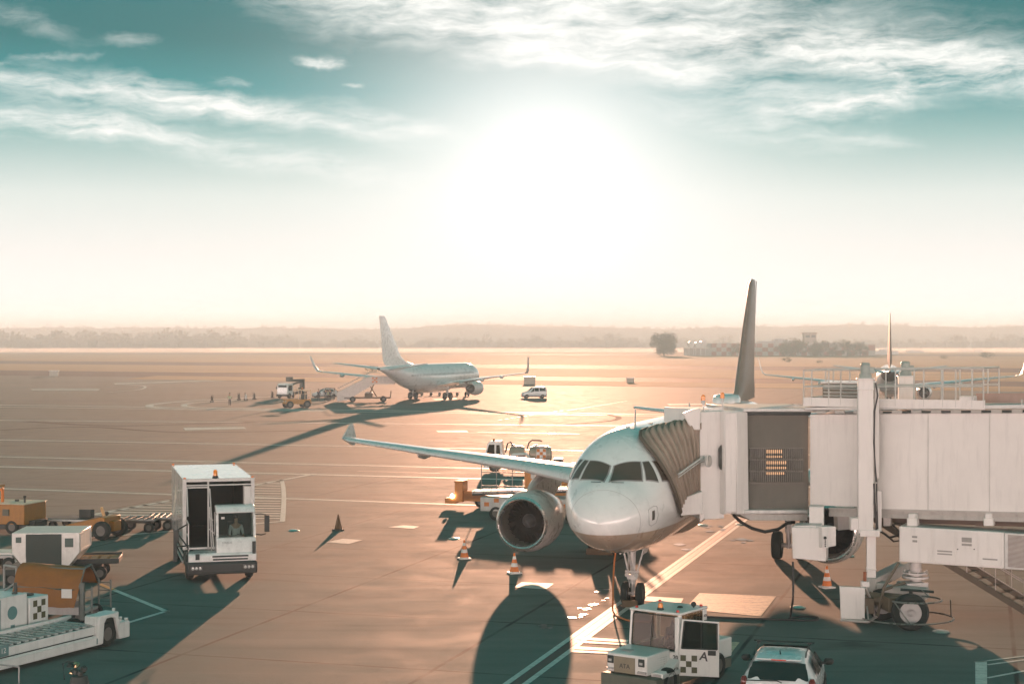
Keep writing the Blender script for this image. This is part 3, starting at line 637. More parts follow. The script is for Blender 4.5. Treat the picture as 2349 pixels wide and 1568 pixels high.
def airliner(D,label,group):
    T=thing('airliner',label,'airliner',(0,0,0),0,group)
    fu=Fus(D['sec']); fm=D['fmat']
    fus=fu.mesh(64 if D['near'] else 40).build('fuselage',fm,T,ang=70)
    # wings
    for s in (-1,1):
        b=MB(); W=D['wing']
        b.loft([[Vector((p.x*s,p.y,p.z)) for p in foil(*q)] for q in W]); w=b.build('wing',D['wmat'],T,ang=50)
        for (r,yy,zc,L) in D['fair']:
            fb=MB(); fb.lathe((s*r,yy,zc),(0,1,0),[(0,.03),(L*.15,.14),(L*.4,.22),(L*.7,.18),(L,.03)],12); fb.build('flap_fairing',D['wmat'],w)
        q=W[-1]; r,xl,ch,z=q[4],q[0],q[1],q[2]
        if D['winglet']=='fence':
            b=MB(); b.prism([(xl-.05,z+.02),(xl+.95,z+.62),(xl+1.25,z+.62),(xl+ch+.1,z+.02),(xl+1.45,z-.36),(xl+1.2,z-.36)],s*(r+.0),s*(r+.05),'yz'); b.build('wingtip_fence',D['wmat'],w)
        else:
            b=MB(); rings=[]
            for (dr,dz,dy,c2) in ((0,0,0,ch),(.32,.07,.25,ch*.86),(.58,.35,.6,ch*.75),(.80,1.0,1.15,ch*.6),(1.08,2.45,2.1,ch*.36)):
                f=foil(xl+dy,c2,0,.08,0,8); ang=[0,.35,.95,1.28,1.32][len(rings)]
                rings.append([Vector((s*(r+dr-p.z*math.sin(ang)),p.y,z+dz+p.z*math.cos(ang))) for p in f])
            b.loft(rings); b.build('winglet',D['wmat'],w)
            b=MB(); b.sph((s*(r+.2),xl+.15,z+.05),.12); b.build('navigation_light',LENS,w)
    for s in (-1,1): engine(T,s*D['eng'][0],D['eng'][1],D['eng'][2],D['eng'][3],D['eng'][4],D['eng'][5],nseg=48 if D['near'] else 24,fan=D['near'])
    # tail
    b=MB(); b.loft([vfoil(*q) for q in D['fin']]); f=b.build('fin',D['finmat'],T,ang=50)
    if D['near']:
        b=MB(); b.cyl((0,35.3,6.6),(0,36.9,12.0),.03,n=6); b.build('rudder_hinge',SEAM,f)
    for s in (-1,1):
        b=MB(); b.loft([[Vector((p.x*s,p.y,p.z)) for p in foil(*q,10)] for q in D['stab']]); b.build('tailplane',D['wmat'],T,ang=50)
    b=MB(); a=D['apu']; b.lathe((0,a[0],a[1]),(0,1,0.1),[(0,a[2]),(.5,a[2]*.7),(.52,.02)],16,cap=False); b.build('tail_cone',DARK,T)
    # gear
    n=D['nose']; gear_leg(T,0,n[0],n[1],n[2],n[3],'nose_gear',True,.5)
    for s in (-1,1): m=D['main']; gear_leg(T,s*m[0],m[1],m[2],m[3],m[4],'main_gear',False,.93)
    # cabin windows
    for s in (-1,1):
        y=D['win'][0]
        while y<D['win'][1]:
            for k in (0,):
                b=MB(); z=D['win'][2]; ph=fu.phi(y,1.,z); t_,b_,w_=fu.pr(y); c=math.acos(max(-1,min(1,(z-(t_+b_)/2)/((t_-b_)/2))))
                dz=.16/((t_-b_)/2); fu.patch(b,[(y-.11,s*(c+dz)),(y+.11,s*(c+dz)),(y+.11,s*(c-dz)),(y-.11,s*(c-dz))],.008,1); b.build('cabin_window',D['winmat'],T,normals=False,smooth=False)
            y+=.533
    return T,fu
# ---- the jet at the gate
A_SEC=[(0,3.26,3.24,.012),(.1,3.55,2.95,.32),(.4,3.92,2.66,.72),(1.0,4.4,2.38,1.14),(1.6,4.66,2.22,1.42),(2.2,5.12,2.1,1.61),(2.8,5.5,2.02,1.74),(3.6,5.8,1.95,1.86),(4.5,5.96,1.9,1.94),(6,6.02,1.88,1.975),(10,6.02,1.88,1.975),(11,6.02,1.62,1.99),(18.5,6.02,1.62,1.99),(20.5,6.02,1.88,1.975),(24,6.02,1.92,1.975),(27,6.02,2.3,1.93),(30,5.98,3.05,1.65),(33,5.85,3.95,1.1),(35.5,5.6,4.6,.6),(37.3,5.3,4.95,.2)]
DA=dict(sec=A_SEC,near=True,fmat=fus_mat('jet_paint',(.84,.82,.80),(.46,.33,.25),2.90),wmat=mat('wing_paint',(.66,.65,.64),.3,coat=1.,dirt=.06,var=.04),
  wing=[(10.2,8.2,2.55,.125,0.),(11.3,7.0,2.9,.13,1.8),(12.6,5.5,3.42,.125,4.0),(13.9,4.0,3.72,.12,6.4),(16.6,2.8,4.03,.11,11.3),(19.0,1.7,4.36,.10,15.9),(19.5,1.5,4.42,.09,16.35)],
  fair=[(8.6,17.1,3.55,2.4),(12.3,18.2,3.85,2.0),(4.3,18.3,3.0,2.6)],winglet='fence',eng=(5.85,12.0,1.76,1.15,3.6,3.62),
  fin=[(27.6,8.6,5.9,.05),(29.5,6.8,6.4,.085),(30.1,6.0,6.9,.10),(32.2,4.1,9.4,.10),(34.3,2.2,11.8,.10),(34.8,1.6,12.05,.06)],finmat=FINM,
  stab=[(31.2,3.9,4.75,.10,.3),(32.4,3.2,4.9,.10,1.2),(34.9,1.4,5.33,.09,6.2)],apu=(37.2,5.12,.18),nose=(5.07,.38,.22,2.1),main=(3.8,17.7,.57,.4,3.0),win=(7.4,29.5,4.35),winmat=mat('cabin_glass',(.06,.06,.065),.1))
jet,fu=airliner(DA,'large white jet nose-on at the gate, joined to the passenger bridge','white airliners')
jet.location=(2.641,48.207,0); jet.rotation_euler=(0,0,-.282)
JM=Matrix.Translation((2.641,48.207,0))@Matrix.Rotation(-.282,4,'Z')
def cw(pts): return [(a,fu.phi(a,l,z)) for a,l,z in pts]
W2=[(1.12,.10,4.44),(1.77,.99,4.46),(2.30,.80,4.98),(1.90,.07,4.90)]
W3=[(1.89,1.08,4.46),(2.25,1.40,4.39),(2.53,1.03,4.98),(2.35,.88,4.98)]
W4=[(2.44,1.48,4.40),(3.0,1.68,4.38),(2.95,1.30,4.97),(2.65,1.13,4.98)]
for s in (-1,1):
    for Wd in (W2,W3,W4):
        c=[(a,s*l,z) for a,l,z in Wd]
        b=MB(); fu.patch3(b,c,.006,8,1.10); fr=b.build('cockpit_window_frame',CFR,jet,normals=False)
        b=MB(); fu.patch3(b,c,.016,8,.985); b.build('cockpit_window',CPIT,fr,normals=False)
# radome seam, wipers, hatch, probes, antennas, beacon, satellite dome
def seamline(pts,w,name,off=.008,closed=False):
    b=MB(); P=[(a,fu.phi(a,l,z)) for a,l,z in pts] if len(pts[0])==3 else pts
    V=[fu.surf(a,p,off) for a,p in P]
    for i in range(len(V)-1):
        a_,b_=V[i],V[i+1]; nrm=(a_-Vector((0,a_.y+1.5,3.8))).normalized(); d=(b_-a_).normalized(); s_=d.cross(nrm).normalized()*w/2
        b.quad(a_-s_,b_-s_,b_+s_,a_+s_)
    return b.build(name,SEAM,jet,normals=False)
seamline([(.74+.36*(1-math.cos(R(k)))/2 ,R(k)) for k in range(-180,181,6)],.012,'radome_seam')
hp=[(1.30,R(80)),(1.58,R(78)),(1.74,R(81)),(1.80,R(94)),(1.76,R(104)),(1.5,R(107)),(1.36,R(104)),(1.30,R(94)),(1.30,R(80))]
seamline(hp,.02,'ground_power_hatch'); b=MB(); fu.patch(b,[(1.46,R(98)),(1.60,R(98)),(1.60,R(84)),(1.46,R(84))],.01,3); b.build('hatch_vent',mat('vent_dark',(.08,.07,.06),.6),jet,normals=False)
b=MB()
for s in (-1,1): 
    p=fu.surf(1.05,s*R(8),.03); q=fu.surf(1.22,s*R(24),.03); b.cyl(p,q,.012,n=6)
b.build('wiper',DARK,jet)
b=MB(); b.prism([(5.35,5.99),(5.46,6.55),(5.50,6.55),(5.52,5.99)],-.015,.015,'yz'); b.prism([(16.0,6.0),(16.15,6.35),(16.25,6.35),(16.4,6.0)],-.015,.015,'yz'); b.box((.3,6.6,6.0),(.12,.22,.07)); b.box((-.1,4.7,5.98),(.1,.14,.07)); b.box((.12,4.4,5.93),(.1,.12,.07)); b.box((.5,9.3,5.93),(.25,.5,.06)); b.build('antenna',LGREY,jet)
b=MB(); b.sph((0,14.2,6.05),.11,(1,1,.8)); b.build('anti_collision_beacon',RED,jet)
b=MB(); rings=[]
for k in range(9):
    u=k/8; y=25.0+2.6*u; s_=math.sin(math.pi*u)**.42 if 0<u<1 else .05
    rings.append([Vector((.64*s_*c,y,6.0+.40*s_*sn)) for c,sn in ((-1,0),(-.98,.45),(-.85,.85),(-.5,1),(0,1.03),(.5,1),(.85,.85),(.98,.45),(1,0))])
b.loft(rings); b.build('satellite_dome',WHITE,jet,ang=60)
mat('chock_dark',(.10,.07,.04),.8)
for (x,y,w,l,lab) in ((0,4.6,.5,.22,'dark chock in front of the nose wheels of the gate jet'),(0,5.54,.5,.22,'dark chock behind the nose wheels of the gate jet'),(-3.9,17.0,1.1,.24,'dark chock at the main wheel seen left of the belly')):
    b=MB(); b.prism([(-.12,0),(.12,0),(.05,l),(-.05,l)],-w/2,w/2,'yz'); cho=b.build('wheel_chock',MATS['chock_dark'],None,bev=.01); cho.location=JM@Vector((x,y,0)); cho.rotation_euler=jet.rotation_euler; tag(cho,lab,'wheel chock')
# ---- the two far jets (drooped nose, blended winglets)
B_SEC=[(0,3.0,2.96,.01),(.2,3.4,2.65,.35),(.7,3.85,2.3,.8),(1.6,4.5,1.85,1.25),(2.6,5.05,1.6,1.55),(3.8,5.35,1.48,1.75),(5.2,5.48,1.45,1.86),(7,5.5,1.44,1.88),(12,5.5,1.44,1.88),(14,5.5,1.15,1.9),(21,5.5,1.15,1.9),(24,5.5,1.5,1.88),(26,5.5,1.6,1.88),(29,5.5,2.1,1.8),(32,5.5,3.0,1.45),(35,5.4,3.95,.95),(37.5,5.2,4.6,.45),(38.6,5.1,4.8,.2)]
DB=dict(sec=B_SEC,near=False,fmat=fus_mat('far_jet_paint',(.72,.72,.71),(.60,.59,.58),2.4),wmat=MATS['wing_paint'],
  wing=[(12.6,8.0,1.9,.12,0.),(13.8,7.0,2.2,.125,1.7),(16.3,4.6,2.8,.12,5.3),(19.3,3.0,3.5,.11,10.5),(22.6,1.6,4.2,.10,16.6)],fair=[(6.,20.4,2.6,2.6),(9.5,21.5,3.1,2.2),(13,22.6,3.6,1.8)],winglet='blended',eng=(4.83,11.6,1.62,1.05,3.5,2.75),
  fin=[(26.0,10.5,5.45,.02),(29.6,7.6,6.1,.07),(31.0,6.4,6.7,.09),(33.6,4.2,9.4,.09),(36.6,2.0,12.5,.08)],finmat=WHITE,
  stab=[(32.4,4.2,4.7,.10,.3),(33.5,3.5,4.9,.10,1.2),(37.6,1.4,5.75,.09,7.1)],apu=(38.5,4.97,.17),nose=(4.0,.36,.2,1.7),main=(2.86,19.6,.56,.38,2.1),win=(6,31,3.9),winmat=mat('cabin_glass_far',(.12,.12,.13),.2))
jb,_=airliner(DB,'silver-white jet with tall white fin seen from behind, stairs at its rear door','white airliners')
# main-gear midpoint placed from the photograph
def place_jet(o,px,py,ang):
    g=gp(px,py); v=Matrix.Rotation(R(ang),3,'Z')@Vector((0,19.6,0)); o.location=(g.x-v.x,g.y-v.y,0); o.rotation_euler=(0,0,R(ang))
place_jet(jb,987,915,180-19.5)
jc=copy_tree(jb,None,label='jet seen tail-on beyond the passenger bridge, with dark fin and tail')
g=gp(2032,931); jc.location=(0,0,0)
place_jet(jc,2040,928,180-13.2)
for ch in jc.children:
    if ch.name.startswith('fin'): ch.data=ch.data.copy(); ch.data.materials[0]=mat('dark_fin',(.10,.085,.07),.45)
    if ch.name.startswith('fuselage'):
        ch.data=ch.data.copy(); ch.data.materials.append(mat('dark_tail',(.035,.03,.025),.4))
        for p in ch.data.polygons:
            if p.center.y>33.5 and p.center.z<5.0: p.material_index=1
# ---------------------------------------------------------------- passenger bridge
BR=Vector((11.3,50.6,0))
bridge=thing('passenger_bridge','long white boarding bridge on a wheeled lift column, docked to the gate jet','passenger bridge',BR)
BM=Matrix.Translation(-BR)
def NB(): b=MB(); b.M=BM; return b
def slab(b,p,d0,d1,th):
    """p: four picture corners (tl,tr,br,bl) of the near face at depths d0 (left) and d1 (right)"""
    q=[at(*p[0],d0),at(*p[1],d1),at(*p[2],d1),at(*p[3],d0)]
    e=(q[1]-q[0]); n=Vector((-e.y,e.x,0)).normalized()
    if n.y<0: n=-n
    b.loft([[v for v in q],[v+n*th for v in q]]); return b
CAB=mat('bridge_white',(.72,.69,.66),.42,var=.07,scale=.5,dirt=.24,bump=.12,bscale=1.3,coat=.1)
CORR=mat('corrugated_grey',(.21,.20,.175),.55,var=.06); BEAM=mat('beam_grey',(.42,.40,.37),.5,dirt=.4); BRN=mat('brown_rail',(.34,.24,.20),.6,dirt=.3)
b=NB(); slab(b,[(1605,942),(1662,941),(1662,1188),(1605,1191)],51.5,51.6,3.4); b.build('cab_front',CAB,bridge,bev=.03)
b=NB(); slab(b,[(1662,941),(1712,941),(1712,1176),(1662,1178)],51.35,51.75,3.6); b.build('cab_post',CAB,bridge,bev=.03)
b=NB(); slab(b,[(1690,943),(1715,944),(1718,1176),(1692,1178)],51.3,51.7,.6); b.build('cab_post',CAB,bridge,bev=.02)
# corrugated slat curtain
b=NB(); n=54; q0,q1=at(1713,950,51.9),at(1855,950,52.3); zt=6.45; zb=3.28; poly_=[]
for i in range(n*2+1):
    p=q0.lerp(q1,i/(n*2)); o=.0 if i%2 else .022
    poly_.append(Vector((p.x,p.y+o,0)))
b.loft([[Vector((p.x,p.y,zb)) for p in poly_],[Vector((p.x,p.y,zt)) for p in poly_]],cap=False,closed=False); cur=b.build('slat_curtain',CORR,bridge,smooth=False,normals=False)
b=NB(); slab(b,[(1716,953),(1853,953),(1853,1164),(1716,1164)],52.05,52.45,3.0); b.build('cab_rear_box',mat('cab_inner',(.12,.12,.11),.7),bridge)
# louvred window band; glowing strips stand in for sunlight through its slats
b=NB()
for r in range(3):
    y0=1027+r*27.; slab(b,[(1720,y0),(1842,y0+.5),(1842,y0+23),(1721,y0+22.5)],51.86,52.24,.02)
win=b.build('louvre_window',mat('louvre_glass',(.085,.08,.07),.15),bridge,smooth=False)
b=NB()
for r in range(4):
    y=1027.5+r*26.8; slab(b,[(1716,y-2),(1846,y-1.6),(1846,y+.0),(1716,y-.4)],51.84,52.22,.02)
for i in range(26):
    x=1722+i*4.7; slab(b,[(x,1027),(x+1.3,1027),(x+1.3,1104),(x,1104)],51.85,51.86+.012*i*.0,.01)
b.build('window_bar',CORR,win,smooth=False)
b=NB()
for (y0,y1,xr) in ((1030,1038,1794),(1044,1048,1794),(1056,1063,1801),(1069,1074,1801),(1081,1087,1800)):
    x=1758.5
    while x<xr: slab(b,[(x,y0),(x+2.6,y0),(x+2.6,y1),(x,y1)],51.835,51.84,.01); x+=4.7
b.build('sunlight_strip',emit_mat('sunlight_strip_glow',(.9,.50,.28),.55),win,smooth=False)
# cab roof, sill, cheeks
b=NB(); slab(b,[(1705,935),(1905,935),(1905,943),(1705,943)],51.6,52.2,3.8); b.build('cab_roof',LGREY,bridge,bev=.02)
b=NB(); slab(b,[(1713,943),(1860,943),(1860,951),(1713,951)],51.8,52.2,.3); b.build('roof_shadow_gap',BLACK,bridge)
b=NB(); slab(b,[(1700,1168),(1853,1168),(1853,1176),(1700,1177)],51.5,52.0,3.2); b.build('cab_sill',LGREY,bridge,bev=.02)
b=NB(); slab(b,[(1693,1176),(1853,1177),(1853,1193),(1722,1192)],51.6,52.1,3.0); b.build('cab_floor_beam',BEAM,bridge,bev=.02)
def cut(name,pts,d,th,m,par=bridge,bev=.02):
    b=NB(); q=[at(x,y,d) for x,y in pts]; b.loft([q,[v+Vector((0,th,0)) for v in q]]); return b.build(name,m,par,bev=bev)
cut('canopy_cheek',[(1567,947),(1587,938),(1606,934.5),(1606,985),(1592,984),(1579,972)],51.35,.25,CAB)
cut('canopy_bumper',[(1561,1150),(1572,1139),(1611,1125),(1613,1177),(1562,1181.5)],51.1,.9,CAB)
cut('cab_lower_flap',[(1604,1175),(1614,1175),(1616,1188),(1606,1196)],51.3,.2,CAB)
cut('cab_porthole',[(1648,1028),(1652,1020),(1658,1018),(1662,1022),(1662,1074),(1657,1077.5),(1651,1074),(1648,1066)],51.48,.02,mat('porthole_dark',(.04,.045,.04),.12),bev=0)
cut('cab_side_door',[(1664,947),(1688,946.5),(1688,1172),(1664,1173)],51.32,.03,CAB,bev=.008)
c=at(1624,1056,51.2); b=NB(); b.lathe(c,(.75,-.62,0),[(0,.20),(.03,.21),(.035,.18)],20); b.cyl(c,at(1606,1059,51.5),.02); b.build('round_mirror',LGREY,bridge)
b=NB(); b.lathe(c+Vector((.028,-.023,0)),(.75,-.62,0),[(0,.175),(.004,.175)],20); b.build('mirror_glass',mat('mirror',(.75,.75,.72),.06,metal=1.),bridge)
for (x,y,yb) in ((1613,917,948),(1657,912,944)):
    p=at(x,y,51.8); q=at(x+2,yb,51.8); b=NB(); b.cyl(q,p+Vector((0,0,-.02)),.018); b.cyl(p+Vector((0,0,-.13)),p,.05,.07); o=b.build('beacon_post',LGREY,bridge)
    b=NB(); b.lathe(p,(0,0,1),[(0,.075),(.14,.07),(.19,.03)],12); b.build('beacon_lamp',AMBER,o)
cut('roof_rail',[(1608,939),(1660,931),(1660,941),(1608,947)],51.9,.04,CAB,bev=0)
# canopy bellows
def W_(a,l,z): return JM@Vector((l,a,z))
A_=[W_(3.93,1.82,3.14),W_(3.1,1.84,3.75),W_(2.80,1.64,4.42),W_(2.84,1.22,5.08),W_(3.50,.52,5.80),W_(5.2,.75,5.90),W_(6.5,1.35,5.5),W_(7.1,2.0,4.7)]
B_=[at(1608,1130,51.6),at(1608,1085,51.6),at(1608,1045,51.6),at(1608,1000,51.6),at(1608,966,51.6),at(1608,963,51.6)+Vector((0,1.2,.0)),at(1608,966,51.6)+Vector((0,2.4,-.1)),at(1608,966,51.6)+Vector((0,3.1,-.9))]
def csp(P,t):
    t=t*(len(P)-1); i=min(int(t),len(P)-2); u=t-i; g=lambda k:P[max(0,min(len(P)-1,k))]
    a,b_,c,d=g(i-1),g(i),g(i+1),g(i+2); return .5*((2*b_)+(c-a)*u+(2*a-5*b_+4*c-d)*u*u+(3*b_-a-3*c+d)*u**3)
NU,NV=72,46; b=NB(); vs=[];fs=[]
for j in range(NV+1):
    for i in range(NU+1):
        u,v=i/NU,j/NV; p=csp(A_,v).lerp(csp(B_,v),u)
        n_=Vector((.25,-1,0)) if v<.5 else Vector((0,-.3,1)); w=min(1,max(0,(v-.42)/.16)); n_=(Vector((.25,-1,.1))*(1-w)+Vector((0,-.25,1))*w).normalized()
        ph=u*10*2*math.pi+.5*math.sin(v*7); amp=.050*(1-abs(2*u-1)**6)*(.55+.45*min(1,v*2.2))
        tri=math.sin(ph)+.22*math.sin(2*ph+1); sag=.05*noise.noise(Vector((u*9,v*6,2)))
        bulge=.08*math.sin(math.pi*u)*math.exp(-((v-.5)/.16)**2)*.6
        vs.append(p+n_*(amp*tri+sag+bulge+.05))
for j in range(NV):
    for i in range(NU): k=j*(NU+1)+i; fs.append((k,k+1,k+NU+2,k+NU+1))
b.add(vs,fs); cn=b.build('canopy',mat('canopy_fabric',(.31,.25,.20),.8,var=.16,scale=2.,dirt=.3,bump=.2,bscale=20),bridge,ang=80,normals=False)
b=NB(); P=[]
for i in range(13):
    u=.22+.78*i/12; v=.29; p=csp(A_,v).lerp(csp(B_,v),u); P.append(p+Vector((.06,-.26,0)))
b.tube(P,.035); b.tube([p+Vector((0,0,-.09)) for p in P],.02); b.build('canopy_strap',LGREY,cn)
b=NB(); P=[csp(A_,i/20)+Vector((.02,-.12,.02)) for i in range(21)]; b.tube(P,.06); b.build('canopy_edge_pad',mat('edge_pad',(.10,.08,.06),.8),cn)
# tunnel: near wall runs along T0 + t*TD
T0=Vector((9.73,52.0,0)); TD=Vector((.883,-.469,0)); TN=Vector((.469,.883,0))
def tsec(t,zb,zt,o0,o1): p=T0+TD*t; return [p+TN*o0+Vector((0,0,zb)),p+TN*o0+Vector((0,0,zt)),p+TN*o1+Vector((0,0,zt)),p+TN*o1+Vector((0,0,zb))]
def tbox(b,t0,t1,zb0,zt0,o0,o1,sl=.022): b.loft([tsec(t0,zb0,zt0,o0,o1),tsec(t1,zb0+sl*(t1-t0),zt0+sl*1.2*(t1-t0),o0,o1)]); return b
b=NB(); tbox(b,.02,2.6,3.42,6.42,.12,3.0); b.build('inner_tunnel',CAB,bridge,bev=.02)
b=NB(); tbox(b,2.3,26,3.41,6.50,0,3.15); tun=b.build('outer_tunnel',CAB,bridge,bev=.02)
b=NB()
for k in range(9): tbox(b,3.9+k*1.9,3.93+k*1.9,3.43+.022*(1.6+k*1.9),6.48+.026*(1.6+k*1.9),-.012,.0)
b.build('panel_seam',mat('tunnel_seam',(.56,.54,.51),.6),tun,smooth=False)  # panel joints in one flat tone, slightly darker than the walls
b=NB(); tbox(b,-.1,26,6.56,6.66,-.10,3.3,.027); b.build('tunnel_roof',LGREY,bridge,bev=.02)
b=NB(); tbox(b,2.0,26,6.505,6.555,-.05,.1,.027)
b.build('roof_gap',DARK,bridge)
b=NB()
for k in range(22): tbox(b,.3+k*.62,.62+k*.62,6.47+.013*k,6.555+.016*k,-.09,-.02,.0)
b.build('roof_bracket',BEAM,bridge)
b=NB(); tbox(b,.7,26,3.12,3.24,-.02,.16); tbox(b,.7,26,3.36,3.40,-.06,.2); tbox(b,.7,26,3.20,3.37,.03,.08); tbox(b,.7,26,3.12,3.4,2.9,3.1); b.build('floor_beam',BEAM,bridge)
b=NB(); tbox(b,1.2,26,2.86,2.98,1.2,1.32,.022); tbox(b,2.2,26,3.02,3.08,.7,.78,.022)
for k in range(6): tbox(b,5.2+k*2.6,5.6+k*2.6,2.95+.057*k,3.35+.057*k,.9,1.5)
b.build('underfloor_pipe',mat('dark_pipe',(.12,.09,.07),.6),bridge)
# lift columns
NC=Vector((11.3,50.62,0)); FC=NC+TN*4.35+TD*.2
def column(c,near):
    b=NB(); b.box((c.x,c.y,5.15),(.48,.42,4.9),rz=-8); b.box((c.x,c.y,7.62),(.56,.5,.05),rz=-8); b.box((c.x,c.y,7.3),(.52,.46,.06),rz=-8); o=b.build('lift_column',CAB,bridge,bev=.02)
    b=NB(); b.box((c.x+.18,c.y,1.85),(.29,.3,1.9),rz=-8); b.box((c.x+.12,c.y,2.72),(.62,.6,.22),rz=-8); b.box((c.x+.18,c.y,1.55),(.33,.34,.05),rz=-8); b.build('inner_leg',CAB,o,bev=.02)
    b=NB(); b.cyl((c.x,c.y,7.64),(c.x,c.y,7.78),.2); b.cyl((c.x,c.y,7.78),(c.x,c.y,8.06),.155,.15,n=16); b.cyl((c.x,c.y,8.06),(c.x,c.y,8.14),.17,.12,n=16); b.box((c.x+.19,c.y,7.9),(.16,.2,.2)); b.build('hoist_motor',mat('motor_green',(.30,.35,.32),.5),o,bev=.01)
    if near:
        b=NB(); b.box((c.x+.35,c.y-.05,5.9),(.14,.1,2.9)); b.box((c.x+.42,c.y-.02,3.4),(.16,.14,1.3)); b.build('cable_tray',CAB,o,bev=.01)
        b=NB(); b.tube([(c.x+.28,c.y-.2,7.5),(c.x+.34,c.y-.24,7.1),(c.x+.24,c.y-.24,6.6),(c.x+.22,c.y-.24,5.6),(c.x+.27,c.y-.24,4.7),(c.x+.3,c.y-.24,4.35)],.028); b.tube([(c.x+.22,c.y-.24,4.3),(c.x+.24,c.y-.25,3.7),(c.x+.30,c.y-.25,3.1),(c.x+.3,c.y-.2,2.8)],.03); b.tube([(c.x+.30,c.y-.25,4.3),(c.x+.32,c.y-.26,3.4),(c.x+.35,c.y-.2,2.85)],.02); b.build('column_cable',HOSE,o)
        b=NB(); b.box((c.x-.35,c.y-.02,3.0),(.3,.3,.4)); b.build('junction_box',CAB,o,bev=.02)
    return o
column(NC,True); column(FC,False)
# wheel bogie
b=NB(); p=NC+Vector((.15,0,0)); q=FC+Vector((.1,0,0)); mid=(p+q)/2
b.box((mid.x,mid.y,1.12),(.42,(q-p).length+.7,.36),rz=-28); b.box((p.x+.15,p.y-.1,.95),(.75,.6,.42),rz=-10); b.box((p.x+.95,p.y-.9,.95),(1.3,.5,.34),rz=-30); b.build('axle_beam',BEAM,bridge,bev=.03)
b=NB(); c=at(2100,1312,50.9); b.cyl((c.x,c.y,.95),(c.x,c.y,2.6),.19,n=16); b.cyl((c.x,c.y,1.22),(c.x,c.y,1.30),.42,n=20); b.cyl((c.x,c.y,1.36),(c.x,c.y,1.42),.40,n=20)
for k in range(8): a=k*.785; b.cyl((c.x+.36*math.cos(a),c.y+.36*math.sin(a),1.42),(c.x+.36*math.cos(a),c.y+.36*math.sin(a),1.48),.03,n=6)
b.box((c.x-.15,c.y-.2,.98),(.8,.6,.3),rz=20); b.build('slewing_post',LGREY,bridge,bev=.01)
def Bv(v): return tuple(Vector(v)-BR)
wheel(bridge,Bv((12.16,48.35,.56)),.56,.38,'bogie_wheel',.60,GREY,axis=(-.12,-1,0),n=40)
wheel(bridge,Bv((11.75,50.2,.5)),.5,.34,'bogie_wheel',.60,GREY,axis=(-.12,-1,0),n=32)
b=NB(); b.cyl((12.16,48.4,.53),(11.8,50.2,.53),.12); b.box((11.9,49.3,.7),(.7,1.1,.45),rz=5); b.cyl((11.3,49.9,.75),(12.0,49.0,.75),.2,n=14); b.box((11.1,49.9,.55),(.5,.7,.5)); b.build('drive_gear',mat('greasy_metal',(.16,.13,.09),.5,metal=.4,dirt=.5),bridge,bev=.02)
b=NB(); slab(b,[(1926,1343),(1984,1346),(1984,1420),(1929,1417)],49.3,49.2,.12); b.build('shield_panel',CAB,bridge,bev=.02)
b=NB(); p0=at(1928,1420,49.25); p1=at(1990,1424,49.0); p2=at(2015,1410,50.3); b.bars([(p0,p1),(p1,p2),(at(1985,1346,49.3),p2)],.045); b.bars([(at(1988,1385,49.6),at(1992,1420,49.3)),(at(2000,1350,49.8),at(2006,1412,49.8)),(at(1995,1405,49.6),at(2008,1362,49.8))],.03)
b.build('base_frame',BEAM,bridge)
b=NB(); b.bars([(at(2062,1288,49.2),at(2028,1344,49.3)),(at(2028,1344,49.3),at(2013,1411,49.4)),(at(2028,1350,49.4),at(2075,1335,50.3))],.05); b.build('stay_bar',mat('stay_brown',(.12,.10,.07),.5,dirt=.3),bridge)
b=NB()
def ringpts(cx,cy,rx,ry,z,a0,a1,n=26): return [(cx+rx*math.cos(R(a0+(a1-a0)*i/n)),cy+ry*math.sin(R(a0+(a1-a0)*i/n)),z) for i in range(n+1)]
b.tube(ringpts(12.2,48.95,1.42,1.28,.3,-170,70),.025); b.tube(ringpts(12.3,48.5,.85,.75,.92,-150,60),.028)
b.bars([((13.35,48.1+.1,.95),(13.62,49.1,.3)),((11.6,48.05,.92),(12.0,47.72,.3)),((12.9,48.9,.92),(12.72,49.15,1.12)),((12.05,50.0,.98),(12.95,49.4,1.02))],.02)
b.build('wheel_guard_ring',mat('guard_steel',(.25,.24,.22),.3,metal=.7),bridge)
b=NB(); b.cyl((12.42,49.3,.3),(12.42,49.3,1.1),.06); b.bars([((12.1,49.3,1.1),(13.1,49.15,1.05))],.045); b.build('guard_post',DARK,bridge)
b=NB(); c=at(1984,1320,49.6); b.cyl(c+Vector((0,0,-.16)),c+Vector((0,0,.14)),.05); b.build('striped_lamp',mat('lamp_dark_orange',(.25,.07,.02),.5),bridge); b=NB(); b.box(c+Vector((0,0,-.24)),(.24,.2,.18)); b.build('lamp_box',CAB,bridge,bev=.01)
# hanging boxes
b=NB(); slab(b,[(1856,1160),(1890,1161),(1890,1205),(1856,1205)],51.2,51.1,.6); b.build('hanger',CAB,bridge,bev=.02)
b=NB(); slab(b,[(1816,1207),(1895,1210),(1895,1286),(1818,1279)],50.6,50.3,.9); o=b.build('power_cabinet',CAB,bridge,bev=.02)
b=NB(); slab(b,[(1885,1207),(1918,1206),(1918,1250),(1886,1256)],50.2,50.4,.4); o2=b.build('control_box',CAB,o,bev=.015)
b=NB(); slab(b,[(1886,1210),(1900,1210),(1900,1255),(1887,1255)],50.17,50.2,.02); o3=b.build('control_panel',OFFW,o2)
b=NB(); c=at(1893,1232,50.13); b.cyl(c,c+Vector((0,.04,0)),.05)
for k in range(4): c2=at(1893.5,1238.5+k*4.2,50.13); b.cyl(c2,c2+Vector((0,.04,0)),.022)
b.build('push_button',BLACK,o3)
b=NB(); slab(b,[(1822,1203),(1884,1203),(1884,1208),(1822,1208)],50.7,50.5,.7); b.build('cabinet_lid',LGREY,o,bev=.01)
b=NB(); slab(b,[(1920,1181),(1952,1179),(1952,1212),(1922,1215)],52.4,52.4,.6); b.build('small_box',CAB,bridge,bev=.02)
